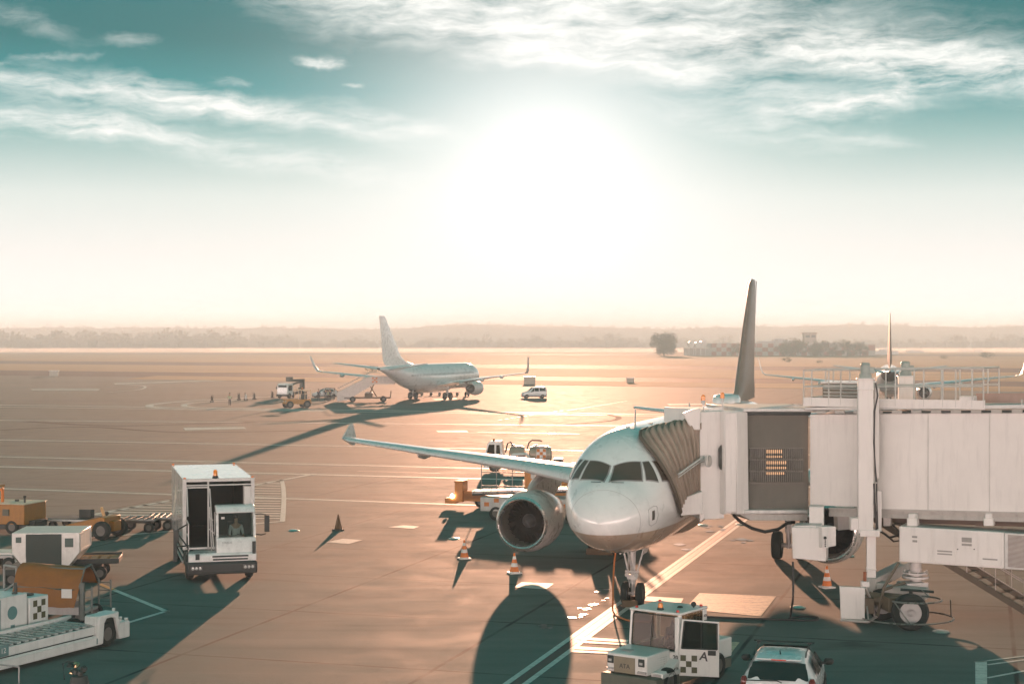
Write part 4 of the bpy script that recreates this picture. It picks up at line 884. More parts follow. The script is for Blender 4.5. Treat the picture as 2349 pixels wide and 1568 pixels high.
# air-conditioning unit
def acp(px): # depth on a line parallel to the tunnel
    A0=Vector((12.25,50.05)); k=(px-CX)/F; t=(k*A0.y-A0.x)/(.9135+.4067*k); return A0.y-.4067*t
def acs(b,x0,x1,f0,f1,off=0.,th=1.1):
    """fractions of the height from the top"""
    def yy(x,f): d=acp(x); zt=2.98-.0*(x-2062); zb=1.86; z=zt+(zb-zt)*f-.012*(x-2062)/287*4; return Y0+(H-z)*F/(d-off)
    slab(b,[(x0,yy(x0,f0)),(x1,yy(x1,f0)),(x1,yy(x1,f1)),(x0,yy(x0,f1))],acp(x0)-off,acp(x1)-off,th)
b=NB(); acs(b,2063,2304,0,1); ac=b.build('air_conditioner',CAB,bridge,bev=.02)
b=NB(); acs(b,2304,2480,0,1,.03,1.15); b.build('air_conditioner_end',LGREY,bridge,bev=.02)
b=NB(); 
for k in range(26): acs(b,2312,2480,.06+k*.034,.078+k*.034,.055,.03)
b.build('cooling_grille',mat('grille_dark',(.22,.19,.16),.6),ac,smooth=False)  # slats in one flat brown-grey
for (x0,x1) in ((2066,2137),(2143,2190),(2195,2241),(2246,2298)):
    b=NB(); acs(b,x0,x1,.05,.95,.02,.03); d=b.build('access_door',CAB,ac,bev=.006)
    b=NB()
    for (a,b_,c,e) in {2066:[(2092,2104,.24,.30),(2093,2104,.36,.42)],2143:[(2150,2184,.60,.64),(2150,2184,.68,.72)],2195:[(2206,2229,.20,.33),(2206,2229,.37,.43)],2246:[(2254,2288,.74,.78)]}[x0]: acs(b,a,b_,c,e,.03,.015)
    b.build('vent_slot',mat('vent_grey',(.30,.29,.27),.6),d,smooth=False)
b=NB()
for x in (2197,2235): c=at(x,1258,acp(x)-.04); b.cyl(c,c+Vector((0,.04,0)),.018)
b.build('door_handle',BLACK,ac)
for (x0,x1) in ((2080,2103),(2256,2278)):
    b=NB(); slab(b,[(x0,1186),(x1,1186),(x1+2,1205),(x0,1205)],acp(x0)+.25,acp(x1)+.25,.4); slab(b,[(x0+3,1176),(x1-3,1176),(x1-3,1188),(x0+3,1188)],acp(x0)+.25,acp(x1)+.25,.3); b.build('unit_hanger',CAB,bridge,bev=.03)
b=NB(); slab(b,[(2026,1168),(2043,1168),(2043,1205),(2026,1205)],51.2,51.1,.25); b.build('cable_duct',CAB,bridge,bev=.02)
# hoses under the cab
b=NB(); b.tube([at(1683,1180,52.5),at(1700,1196,52.2),at(1725,1210,52),at(1755,1218,52),at(1785,1212,52),at(1806,1198,52.2),at(1822,1196,52.4)],.055); b.tube([at(2012,1190,51.6),at(2018,1215,51.4),at(2040,1231,51.3),at(2062,1226,51.4),at(2068,1200,51.6)],.04); b.tube([at(2035,1190,51.6),at(2060,1214,51.5),at(2066,1238,51.4),at(2050,1240,51.3),at(2030,1222,51.4)],.03); b.tube([at(1888,1183,52),at(1896,1200,51.9),at(1905,1214,51.6)],.02); b.build('service_hose',HOSE,bridge)
b=NB(); P=[at(1819,1287,50.4),at(1819.5,1330,50.2),at(1819,1370,50.0),gp(1813,1412,.05),gp(1811,1416,.04),gp(1830,1412.5,.03),gp(1858,1412.5,.03),gp(1877,1416,.03),gp(1868,1420,.03),gp(1830,1420.5,.03),gp(1760,1418,.03),gp(1700,1416.5,.03),gp(1640,1413.5,.03),gp(1590,1412,.03)]
P=[csp(P,i/70) for i in range(71)]; b.tube(P,.035); b.build('ground_power_cable',HOSE,bridge)
# rooftop platform
b=NB(); tbox(b,-.15,5.7,6.70,6.78,-.12,2.4,.0); tbox(b,-.15,5.7,6.78,6.98,-.12,-.08,.0); tbox(b,-.15,-.10,6.78,6.98,-.12,2.4,.0); b.build('roof_platform',CAB,bridge)
def tp(t,o,z): return T0+TD*t+TN*o+Vector((0,0,z))
b=NB(); 
for o in (-.1,2.35):
    b.bars([(tp(-.12,o,7.87),tp(5.65,o,7.98)),(tp(-.12,o,7.33),tp(5.65,o,7.42))],.028)
    for t in (-.12,.15,.72,1.12,1.95,2.9,3.8,4.4,4.8,5.3,5.65): b.cyl(tp(t,o,6.75),tp(t,o,7.88+.018*max(0,t)),.024,n=6)
b.bars([(tp(-.12,-.1,7.87),tp(-.12,2.35,7.87)),(tp(-.12,-.1,7.33),tp(-.12,2.35,7.33)),(tp(5.65,-.1,7.98),tp(5.65,2.35,7.98))],.028)
b.build('roof_railing',mat('railing_paint',(.50,.50,.47),.5),bridge)
b=NB(); a0=tp(.35,.9,0); b.box((a0.x+.65,a0.y-.3,7.13),(1.5,.8,.62),rz=-28); o=b.build('roof_cooling_unit',mat('louvre_body',(.16,.15,.12),.6),bridge,bev=.02)
b=NB(); 
for k in range(5): b.box((a0.x+.65-.47*.41,a0.y-.3-.883*.41,6.92+k*.115),(1.42,.05,.035),rz=-28,rx=25)
b.build('louvre_slat',LGREY,o)
b=NB(); b.box((a0.x+.65,a0.y-.3,7.47),(1.6,.9,.07),rz=-28); b.build('unit_cover',WHITE,o,bev=.02)
b=NB(); tbox(b,5.2,26,6.86,7.16,1.0,1.12,.018); b.build('cable_track',BRN,bridge)
b=NB()
for k in range(8): tbox(b,5.6+k*1.15,5.66+k*1.15,6.55+.03*k,7.0+.03*k,.05,.12,0)
b.build('track_bracket',BEAM,bridge)
b=NB(); tbox(b,4.9,5.35,6.75,7.1,-.05,.4,0); b.build('motor_box',CAB,bridge,bev=.01)
b=NB(); p=at(1740,936,52); q=at(1830,928,52.5); b.cyl(p,q,.035); b.box(q,(.25,.2,.08)); b.cyl(at(1700,940,52),at(1790,934,52.2),.05); b.build('cab_strut',LGREY,bridge)
# service stair
st_=NB(); S0=at(2005,1188,52.6); S1=at(2440,1455,50.4); dS=S1-S0; sN=Vector((.80,.60,0)).normalized()
for o in (0,.85):
    a=S0+sN*o; c=S1+sN*o; st_.loft([[a+Vector((0,0,z))+sN*y for (y,z) in ((-.03,-.11),(.03,-.11),(.03,.11),(-.03,.11))],[c+Vector((0,0,z))+sN*y for (y,z) in ((-.03,-.11),(.03,-.11),(.03,.11),(-.03,.11))]])
sto=st_.build('service_stair',mat('stair_steel',(.10,.085,.06),.45,metal=.3,dirt=.3),bridge)
b=NB()
for k in range(1,17): c=S0+dS*(k/17)+sN*.42; b.box(c,(.24,.80,.03),rz=-50)
b.build('stair_tread',MATS['stair_steel'],sto)
b=NB()
for o in (0,.85):
    b.bars([(S0+dS*.35+sN*o+Vector((0,0,.5)),S1+sN*o+Vector((0,0,.5))),(S0+dS*.35+sN*o+Vector((0,0,.95)),S1+sN*o+Vector((0,0,.95)))],.02)
    for k in (.35,.5,.65,.8,.95): b.cyl(S0+dS*k+sN*o,S0+dS*k+sN*o+Vector((0,0,.95)),.018,n=6)
b.build('handrail',BEAM,sto)
# nose-gear service hose (orange) lying by the wheels
b=MB(); P=[JM@Vector((-.42,4.3,1.85)),JM@Vector((-.47,4.25,1.3)),gp(1406,1370,.5),gp(1407,1402,.05),gp(1425,1415,.04),gp(1450,1422,.04),gp(1500,1424,.04)]; P=[csp(P,i/40) for i in range(41)]; b.tube(P,.03); o=b.build('ground_hose',ORHOSE); tag(o,'orange hose hanging from the jet nose to the ground beside the nose wheel','hose')
# ---------------------------------------------------------------- cones
CO=mat('cone_orange',(.75,.20,.03),.5,dirt=.2); CW=mat('cone_white',(.75,.73,.70),.4)
def cone(px,py,label,h=.78,dark=False):
    t=thing('traffic_cone',label,'traffic cone',gp(px,py),0,'cones set out on the apron')
    mo=CO if not dark else mat('cone_dark',(.16,.08,.03),.6)
    b=MB(); b.box((0,0,.025),(.46,.46,.05),rz=20); b.cyl((0,0,.05),(0,0,.08),.19,.18,n=24); b.build('base',CW if not dark else DARK,t,bev=.01)
    for k,(z0,z1,m) in enumerate(((.05,.26,mo),(.26,.40,CW if not dark else mo),(.40,.54,mo),(.54,.66,CW if not dark else mo),(.66,h,mo))):
        r=lambda z:.17*(1-z/h)+.025
        b=MB(); b.cyl((0,0,z0),(0,0,z1),r(z0),r(z1),n=20); b.build('stripe' if m is CW else 'cone_body',m,t)
    return t
cone(1065,1280,'orange cone with white bands to the left of the engine inlet')
cone(1180,1313,'orange cone with white bands directly below the engine inlet')
cone(1897,1346,'orange cone with white bands near the bridge lift column')
cone(776,1214,'dark cone standing alone on the open apron between truck and wing tip',.74,True)  # dark brown body without white bands
cone(709,916,'tiny distant orange cone between the yellow tractor and the white car',.8)
# ---------------------------------------------------------------- people
SKIN=mat('skin',(.42,.25,.17),.6); NAVY=mat('navy_cloth',(.03,.04,.06),.8); VEST=mat('vest_cloth',(.42,.45,.30),.8); JEANS=mat('trouser_cloth',(.045,.05,.06),.85); HAIR=mat('dark_hair',(.025,.02,.015),.7); SHIRT=mat('pale_shirt',(.55,.55,.53),.8)
def person_mesh(name,J,E_,Rr,m,par):
    me=bpy.data.meshes.new(name); me.from_pydata(J,E_,[]); o=bpy.data.objects.new(name,me); COL.objects.link(o)
    o.modifiers.new('skin','SKIN'); 
    if not me.skin_vertices: 
        bm=bmesh.new(); bm.from_mesh(me); bm.verts.layers.skin.verify(); bm.to_mesh(me); bm.free()
    for i,sv in enumerate(me.skin_vertices[0].data): sv.radius=(Rr[i][0],Rr[i][1]); sv.use_root=(i==0)
    s=o.modifiers.new('sub','SUBSURF'); s.levels=1; s.render_levels=1
    dg=bpy.context.evaluated_depsgraph_get(); m2=bpy.data.meshes.new_from_object(o.evaluated_get(dg)); bpy.data.objects.remove(o)
    m2.materials.clear(); m2.materials.append(m); m2.polygons.foreach_set('use_smooth',[True]*len(m2.polygons))
    q=bpy.data.objects.new(name,m2); COL.objects.link(q); q.parent=par; return q
def person(label,loc,rz,vest,legs=None,stride=.06,arm=0.,seated=False,group='ground crew on the apron'):
    t=thing('person',label,'person',loc,R(rz),group)
    k=.42 if seated else 0
    hip=(0,0,.93 if not seated else .5)
    hz=hip[2]; J=[hip,(0,0,hz+.28),(0,0,hz+.50),(0,-.01,hz+.60),(0,-.02,hz+.70)]; RR=[(.15,.11),(.15,.10),(.13,.09),(.055,.055),(.075,.085)]; E_=[(0,1),(1,2),(2,3),(3,4)]
    J.append((0,-.02,hz+.80)); RR.append((.07,.085)); E_.append((4,5))
    for s in (-1,1):
        i=len(J); fw=-arm if s>0 else -arm*.6
        J+=[(s*.19,0,hz+.47),(s*.25,.02+fw*.4,hz+.22),(s*.24,-.08+fw,hz+.02+abs(fw)*.5),(s*.24,-.11+fw*1.1,hz-.07+abs(fw)*.6)]
        RR+=[(.06,.06),(.045,.045),(.035,.035),(.03,.045)]; E_+=[(2,i),(i,i+1),(i+1,i+2),(i+2,i+3)]
    bm_=person_mesh('body',J,E_,RR,SKIN,t)
    # clothing
    J2=[(0,0,hz-.02),(0,0,hz+.28),(0,0,hz+.47)]; R2=[(.17,.125),(.165,.115),(.145,.10)]; E2=[(0,1),(1,2)]
    for s in (-1,1):
        i=len(J2); fw=-arm if s>0 else -arm*.6
        J2+=[(s*.19,0,hz+.47),(s*.25,.02+fw*.4,hz+.22),(s*.24,-.07+fw*.9,hz+.05+abs(fw)*.4)]; R2+=[(.07,.07),(.055,.055),(.045,.045)]; E2+=[(2,i),(i,i+1),(i+1,i+2)]
    person_mesh('jacket',J2,E2,R2,vest,t)
    J3=[(0,0,hz+.02)]; R3=[(.165,.12)]; E3=[]
    for s in (-1,1):
        i=len(J3); st=s*stride
        if seated: J3+=[(s*.1,0,hz-.02),(s*.12,-.45,hz+.02),(s*.12,-.48,.1),(s*.12,-.60,.05)]
        else: J3+=[(s*.09,0,hz-.08),(s*.10,st*.5-.01,.50),(s*.11,st,.09),(s*.12,st-.14,.05)]
        R3+=[(.09,.09),(.07,.07),(.05,.055),(.045,.04)]; E3+=[(0,i),(i,i+1),(i+1,i+2),(i+2,i+3)]
    person_mesh('trousers',J3,E3,R3,legs or JEANS,t)
    b=MB(); b.sph((0,.012,hz+.80),.105,(.9,1.02,1.0),10); b.build('hair',HAIR,t,ang=80); return t
person('crew member in a pale vest standing alone on the far apron',gp(527,929),200,VEST,stride=.05,arm=.15)
GP=[(731,918,'person at the left end of the group beside the white car',NAVY,160),(747,917.5,'person second from the left in the group by the white car, dark jacket',NAVY,200),(752,919,'person in the middle of the group by the white car, in a pale vest',VEST,120),
    (757,918,'person right of the middle of the group by the white car',JEANS,30),(767,916,'person at the right end of the group by the white car, in a pale top',SHIRT,250)]
for px,py,l,m,rz in GP: person(l,gp(px,py),rz,m,arm=.1)
# ---------------------------------------------------------------- fire-extinguisher trolleys near the far stand
TRX=['leftmost dark extinguisher trolley on the far guide line','dark extinguisher trolley just right of the lone crew member','light-topped thin trolley between the darker ones','dark extinguisher trolley right of the thin pale one','dark trolley nearest the white lift truck']
for i,(px,py) in enumerate(((486,921.5),(548,917),(564,917),(583.5,915),(625,911))):
    t=thing('extinguisher_trolley',TRX[i],'trolley',gp(px,py),R(20*i),'trolleys on the far apron'); m=mat('trolley_dark',(.05,.04,.03),.5) if i!=2 else LGREY
    b=MB(); b.lathe((0,0,.2),(0,0,1),[(0,.15),(.6,.15),(.72,.07),(.8,.04)],14); b.build('cylinder',m,t)
    b=MB(); b.bars([((-.15,.12,.15),(-.15,.2,1.1)),((.15,.12,.15),(.15,.2,1.1)),((-.15,.2,1.1),(.15,.2,1.1))],.02); b.box((0,-.18,.08),(.4,.3,.1)); b.build('frame',DARK,t)
    wheel(t,(-.22,.08,.14),.14,.06); wheel(t,(.22,.08,.14),.14,.06)
# ---------------------------------------------------------------- box truck  (front = -y)
TKP=gp(507,1333); tk=thing('box_truck','white high-box catering truck with a small half cab and open front platform','truck',(TKP.x,TKP.y+.1,0),R(15.5))
b=MB(); # box body: floor, roof, sides, rear; open to the front
X0_,X1_=-1.31,1.31; yb0,yb1=1.15,8.3; zt_=3.68; zb_=1.06
b.bb(X0_,X0_+.05,yb0,yb1,zb_,zt_); b.bb(X1_-.05,X1_,yb0,yb1,zb_,zt_); b.bb(X0_+.05,X1_-.05,yb0,yb1,zt_-.06,zt_); b.bb(X0_+.05,X1_-.05,yb1-.05,yb1,zb_,zt_-.06); b.bb(X0_+.05,X1_-.05,yb0,yb1-.05,zb_,zb_+.08)
box_=b.build('cargo_box',mat('box_white',(.80,.78,.76),.28,var=.03,scale=.7,dirt=.10,coat=1.),tk,smooth=False,bev=.015)
b=MB(); b.bb(X0_-.02,X0_+.12,yb0-.06,yb0+.02,zb_,zt_+.02); b.bb(X1_-.12,X1_+.02,yb0-.06,yb0+.02,zb_,zt_+.02); b.bb(X0_+.12,X1_-.12,yb0-.06,yb0+.02,zt_-.10,zt_+.02); b.bb(X0_,X1_,yb0-.05,yb0+.01,zt_-.25,zt_-.20); b.bb(-.42,-.36,yb0-.07,yb0,zb_,zt_-.1)
b.bb(X0_+.12,-.42,yb0-.07,yb0-.01,zt_-.33,zt_-.28); b.build('front_frame',LGREY,box_,bev=.01)
b=MB(); b.bars([((X0_+.14,yb0-.5,zb_+1.3),(X0_+.14,yb0-.05,zt_-.3)),((-.34,yb0-.08,zt_-.35),(-.26,yb0-.85,zb_+.1)),((-.34,yb0-.06,zb_+1.2),(-.28,yb0-.65,zb_+1.15)),((-.34,yb0-.06,zb_+.75),(-.26,yb0-.8,zb_+.7)),((-.30,yb0-.5,zb_),(-.36,yb0-.2,zb_+1.6)),((X0_+.14,yb0-.85,zb_),(X0_+.14,yb0-.8,zb_+1.05)),((X0_+.14,yb0-.8,zb_+1.05),(X0_+.14,yb0,zb_+1.1)),((X0_+.14,yb0-.8,zb_+.55),(X0_+.14,yb0,zb_+.6))],.025); b.build('platform_rail',LGREY,tk)
b=MB(); b.bb(X0_+.08,-.27,yb0-.95,yb0,zb_-.10,zb_); b.build('front_platform',mat('platform_plate',(.28,.29,.28),.5,dirt=.3),tk,bev=.01)
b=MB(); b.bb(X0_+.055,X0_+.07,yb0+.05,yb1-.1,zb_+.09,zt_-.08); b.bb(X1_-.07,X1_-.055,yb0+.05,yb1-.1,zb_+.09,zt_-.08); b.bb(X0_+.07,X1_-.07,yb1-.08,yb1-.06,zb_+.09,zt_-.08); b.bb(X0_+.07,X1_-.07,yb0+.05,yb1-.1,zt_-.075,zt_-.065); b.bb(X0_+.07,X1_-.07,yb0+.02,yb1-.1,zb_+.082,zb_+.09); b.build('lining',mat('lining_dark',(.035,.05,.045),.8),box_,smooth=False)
b=MB(); b.bb(.95,1.2,yb0+.02,yb0+.5,zb_+.1,zt_-.3); b.build('door_leaf',OFFW,tk,bev=.01)
for i,(x,y) in enumerate(((X0_+.06,yb0+.05),(X1_-.06,yb0+.05),(X0_+.06,yb1-.06),(X1_-.06,yb1-.06))): b=MB(); b.box((x,y,zt_+.035),(.10,.08,.06)); b.build('marker_lamp',ORG,tk,bev=.01)
beacon(tk,(-.12,yb0+.05,zt_+.01),.085,.3)
b=MB(); b.bb(X0_-.004,X0_-.001,5.4,7.0,1.9,3.3); 
# faded leaf-like stripes on the long side
b=MB(); rr=random.Random(3)
for k in range(9):
    y=5.2+k*.22; z=2.9-.12*k+rr.uniform(-.1,.1); b.box((X0_-.006,y,z),(.006,.16+.03*k,.55-.02*k),rx=-25)
b.build('side_graphic',mat('faded_graphic',(.55,.50,.42),.6),box_,smooth=False)
# cab (half width)
cx0,cx1=-.18,1.27
def cabsec(y,z0,z1,ins=0): return [Vector((cx0+ins,y,z0)),Vector((cx1-ins,y,z0)),Vector((cx1-ins,y,z1)),Vector((cx0+ins,y,z1))]
cab=None
b=MB(); b.prism([(-.02,.78),(0.02,1.45),(.12,1.60),(1.05,1.60),(1.08,.78)],cx0,cx1,'yz'); cab=b.build('cab',WHITE,tk,bev=.04)
b=MB(); b.prism([(.29,2.47),(.42,2.66),(.60,2.74),(1.05,2.74),(1.06,2.47)],cx0,cx1,'yz'); b.build('cab_roof',WHITE,cab,bev=.05)
b=MB(); b.bb(cx0,cx1,1.0,1.05,1.6,2.47)
for x in (cx0,cx1-.09): b.prism([(.12,1.60),(.20,1.60),(.37,2.47),(.29,2.47)],x,x+.09,'yz'); b.bb(x+.01,x+.08,.85,1.0,1.6,2.47)
b.build('cab_pillar',WHITE,cab)
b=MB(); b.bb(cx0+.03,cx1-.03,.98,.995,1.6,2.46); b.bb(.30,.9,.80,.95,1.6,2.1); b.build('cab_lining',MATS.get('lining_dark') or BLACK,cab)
b=MB(); b.add([(cx0+.12,.125,1.64),(cx1-.10,.125,1.62),(cx1-.12,.275,2.47),(cx0+.12,.275,2.47)],[(0,1,2,3)]); b.add([(cx0+.10,.115,1.62),(cx1-.08,.115,1.60),(cx1-.1,.27,2.50),(cx0+.10,.27,2.50)],[(0,1,2,3)]) if 0 else None
ws=b.build('windscreen',mat('windscreen_x',(.02,.035,.035),.05,spec=.8,var=.02),cab)
b=MB(); b.bb(cx0+.02,cx0+.03,.28,.9,1.60,2.47); b.build('side_window',CARGL,cab); b=MB(); b.bb(cx1-.03,cx1-.02,.28,.9,1.60,2.47); b.build('side_window',CARGL,cab)
b=MB(); b.bb(cx0+.18,cx0+.30,.118,.122,2.28,2.36); b.build('windscreen_sticker',OFFW,cab)
b=MB(); b.bars([((cx0+.5,.10,1.63),(cx0+.95,.13,1.72)),((cx1-.3,.10,1.63),(cx1-.7,.13,1.72))],.012); b.build('wiper',BLACK,cab)
text_mesh('maker_lettering','STRALIS',.10,mat('lettering_grey',(.3,.3,.29),.5),cab,(.20,-.01,1.42),(R(90),0,0))
# lower nose
b=MB(); b.prism([(-.10,.72),(-.10,.98),(-.02,1.06),(.5,1.1),(.5,.72)],-1.20,1.27,'yz'); b.build('nose_panel',WHITE,tk,bev=.04)
b=MB(); b.bb(-.32,.95,-.115,-.05,.80,.86); b.bb(-.34,.97,-.115,-.05,.91,.97); b.bb(1.12,1.24,-.08,-.02,1.0,1.45); b.bb(-.95,-.80,-.115,-.05,.84,1.05); b.build('grille',BLACK,tk)
b=MB(); b.prism([(-.20,.30),(-.22,.68),(-.14,.76),(.35,.76),(.35,.30)],-1.25,1.29,'yz'); bp=b.build('bumper',mat('bumper_dark',(.03,.035,.035),.5),tk,bev=.05)
for x in (-.92,.98):
    b=MB(); b.bb(x-.22,x+.22,-.235,-.2,.46,.62); hl=b.build('headlight',mat('headlight_bezel',(.06,.06,.06),.3),bp,bev=.01)
for x in (-.92,.98):
    b=MB()
    for k in (-.13,0,.13): b.lathe((x+k,-.238,.54),(0,-1,0),[(0,.055),(.012,.05),(.015,.01)],12)
    b.build('headlamp_lens',LENS,bp)
b=MB(); b.bb(-.75,.75,-.225,-.2,.34,.42); b.build('air_intake',BLACK,bp)
# mirrors
b=MB(); b.tube([(cx1-.02,.25,2.42),(cx1+.18,.12,2.44),(cx1+.38,.10,2.40)],.022); b.tube([(cx1,.2,1.68),(cx1+.2,.1,1.66),(cx1+.36,.1,1.70)],.022); b.box((cx1+.40,.08,2.22),(.18,.10,.32)); b.box((cx1+.40,.08,1.92),(.18,.10,.30)); b.build('mirror',BLACK,tk,bev=.03)
b=MB(); b.tube([(X0_+.05,.2,2.10),(X0_-.1,.0,2.05),(X0_-.30,-.1,1.95)],.03); b.box((X0_-.33,-.12,1.75),(.2,.1,.42)); b.box((X0_-.36,-.1,1.2),(.14,.1,.8)); b.bars([((X0_-.33,-.1,1.9),(X0_+.1,-.05,1.3)),((X0_-.3,-.08,1.35),(X0_+.12,.1,1.35)),((X0_+.1,0,1.4),(X0_+.1,.2,.7))],.03); b.build('mirror',BLACK,tk,bev=.03)
# chassis, side guards, wheels
b=MB(); b.bb(-.45,.45,.3,8.0,.55,.85); b.bb(-1.2,1.2,.35,8.2,.85,1.05); b.bb(-1.2,-.8,2.6,5.0,.45,.85); b.build('chassis',DARK,tk)
b=MB(); 
for z in (.45,.72): b.bb(-1.28,-1.24,2.0,6.2,z,z+.10); b.bb(1.24,1.28,2.0,6.2,z,z+.10)
b.build('side_guard',LGREY,tk)
for x in (-1.08,1.10): wheel(tk,(x,.95,.48),.48,.28,n=32); wheel(tk,(x*.98,6.6,.48),.48,.45,n=32)
b=MB(); b.prism([(.35,.5),(.40,.95),(.7,1.06),(1.2,1.06),(1.5,.9),(1.55,.5)],-1.26,-.95,'yz'); b.build('wheel_arch',DARK,tk)
dr=person('driver in dark clothes sitting behind the windscreen of the box truck',tk.matrix_world@Vector((0,0,0)),15.5,SHIRT,seated=True,arm=.25)
v=Matrix.Rotation(R(15.5),3,'Z')@Vector((.60,.75,0)); dr.location=(tk.location.x+v.x,tk.location.y+v.y,.98); 
ws.data.materials.clear(); ws.data.materials.append(glass_mat('truck_glass',(.55,.66,.63),.15))
# hollow look behind the windscreen
b=MB(); b.bb(cx0+.14,cx1-.14,.30,1.0,1.60,2.45); b.build('cab_interior',mat('cab_dark',(.03,.05,.05),.8),cab,smooth=False) if 0 else None
# ---------------------------------------------------------------- pushback tug (front = -y), open right door
def chk(mb,P,U,V,n=3,mb2=None):
    """3x3 checker: dark squares on the plane P + u U + v V"""
    P=Vector(P);U=Vector(U)/n;V=Vector(V)/n
    for i in range(n):
        for j in range(n):
            if (i+j)%2==0: a=P+U*i+V*j; mb.quad(a,a+U,a+U+V,a+V)
CHG=mat('checker_dark',(.05,.055,.02),.5); CHO=mat('checker_orange',(.62,.20,.04),.5)
STEN=mat('stencil_black',(.04,.04,.04),.5)
TW=mat('tug_paint',(.66,.65,.62),.35,var=.05,scale=1.5,dirt=.22,coat=.25)
A0_=at(1448,1393,40.8); tg=thing('tow_tractor','white tow tractor with glazed cab, number 20 and its door standing open','tow tractor',(0,0,0),R(-36.6))
# local origin = ground under the roof's front-left corner
tg.location=(A0_.x,A0_.y,0)
RZ=1.97; w_=1.46; L_=1.32
b=MB()
# cab: posts, roof, sills, open window bays
for (x,y) in ((.03,.03),(w_-.03,.03),(.03,L_-.03),(w_-.03,L_-.03)):
    b.loft([[Vector((x+sx*.045+( .0 if x<1 else 0),y-(.10 if y<.5 else 0)+sy*.045,.98)) for sx,sy in ((-1,-1),(1,-1),(1,1),(-1,1))],[Vector((x+sx*.045,y+sy*.045,RZ-.06)) for sx,sy in ((-1,-1),(1,-1),(1,1),(-1,1))]])
b.bb(-.02,w_+.02,-.13,.03,.80,.99); b.bb(-.02,w_+.02,L_-.06,L_,.45,1.05); b.bb(-.02,.03,0,L_,.45,1.0); b.bb(w_-.03,w_+.02,L_*.86,L_,.45,RZ-.06); b.bb(w_-.10,w_+.02,-.12,.02,.45,RZ-.1)
b.bb(0,w_,.0,L_,.40,.45); b.build('cab',TW,tg,bev=.02)
b=MB(); b.prism([(-.03,-.05),(w_+.03,-.05),(w_+.03,L_+.05),(-.03,L_+.05)],RZ-.07,RZ,'xy'); rf=b.build('cab_roof',TW,tg,bev=.03)
for (x,y) in ((.12,.08),(w_-.12,.08),(w_-.1,L_-.1),(.12,L_-.1)): b=MB(); b.cyl((x,y,RZ),(x,y,RZ+.05),.045,.035); b.build('marker_lamp',RED,rf)
beacon(rf,(.78,.16,RZ),.065,.16); b=MB(); b.sph((w_-.15,L_*.7,RZ+.09),.07); b.cyl((w_-.15,L_*.7,RZ),(w_-.15,L_*.7,RZ+.06),.02); b.build('horn',BLACK,rf)
def rrect(x0,x1,z0,z1,r=.08,n=5):
    out=[]
    for (cx,cz,a) in ((x1-r,z1-r,0),(x0+r,z1-r,90),(x0+r,z0+r,180),(x1-r,z0+r,270)):
        for k in range(n+1): out.append((cx+r*math.cos(R(a+90*k/n)),cz+r*math.sin(R(a+90*k/n))))
    return out
TG=glass_mat('tug_glass',(.50,.46,.34),.35)
def pane(mb,pts,yf): mb.add([Vector((x,yf(z),z)) for x,z in pts],[tuple(range(len(pts)))])
wsf=lambda z:-.115+(z-1.0)*.11
b=MB(); pane(b,rrect(.09,w_-.09,1.03,RZ-.11),lambda z:wsf(z)-.0); ws2=b.build('windscreen',TG,tg,normals=False,smooth=False)
b=MB(); P=[Vector((x,wsf(z)-.012,z)) for x,z in rrect(.085,w_-.085,1.025,RZ-.105)]; P.append(P[0]); b.tube(P,.016,6); b.build('windscreen_seal',BLACK,ws2); b=MB(); b.cyl((.68,wsf(RZ-.12)-.03,RZ-.13),(.66,wsf(1.1)-.04,1.08),.012); b.cyl((.68,-.05,RZ-.1),(.68,.0,RZ-.08),.02); b.build('wiper',BLACK,ws2)
b=MB(); b.quad((.0,.10,1.05),(.0,L_-.12,1.05),(.0,L_-.12,RZ-.12),(.0,.06,RZ-.12)); b.quad((.1,L_-.03,1.08),(w_-.1,L_-.03,1.08),(w_-.1,L_-.03,RZ-.12),(.1,L_-.03,RZ-.12)); b.quad((w_+.0,.55,1.2),(w_+.0,L_-.2,1.2),(w_+.0,L_-.2,RZ-.12),(w_+.0,.3,RZ-.12)); b.build('side_window',TG,tg,normals=False,smooth=False)
b=MB()
for k in range(7): b.cyl((.75+k*.09,L_-.06,1.1),(.75+k*.09,L_-.06,RZ-.15),.006,n=5)
for k in range(7): b.cyl((.75,L_-.06,1.12+k*.11),(w_-.12,L_-.06,1.12+k*.11),.006,n=5)
b.build('rear_mesh',LGREY,tg)
b=MB(); b.bb(.55,1.05,.75,.87,.75,1.42); b.bb(.55,1.05,.40,.85,.70,.82); b.build('seat',BLACK,tg,bev=.05)
b=MB(); P=[(.95+.17*math.cos(R(a)),.24+.06*math.sin(R(a)),1.17+.15*math.sin(R(a))) for a in range(0,361,20)]; b.tube(P,.016); b.cyl((.95,.1,.85),(.95,.24,1.17),.02); b.build('steering_wheel',BLACK,tg)
# bonnet
hx0,hx1=-.02,1.16; hy0,hy1=-1.12,-.13
b=MB(); b.loft([[Vector((hx0,hy0,.52)),Vector((hx1,hy0,.52)),Vector((hx1,hy0,1.0)),Vector((hx0,hy0,1.0))],[Vector((hx0,hy1,.52)),Vector((hx1+.08,hy1,.52)),Vector((hx1+.08,hy1,1.06)),Vector((hx0,hy1,1.06))]]); bo=b.build('bonnet',TW,tg,bev=.035)
b=MB(); b.bb(hx0+.22,hx1-.34,hy0-.012,hy0+.01,.53,.93); gr=b.build('radiator_grille',mat('grille_brown',(.22,.19,.13),.6),bo)
text_mesh('grille_lettering','ATA',.16,STEN,gr,(.52,hy0-.016,.70),(R(90),0,0))
for x in (hx0+.12,hx1-.15): b=MB(); b.bb(x-.085,x+.085,hy0-.03,hy0+.01,.74,.93); b.build('headlight',BLACK,bo,bev=.01); b=MB(); b.box((x,hy0-.035,.82),(.09,.01,.06)); b.build('headlamp_lens',LENS,bo)
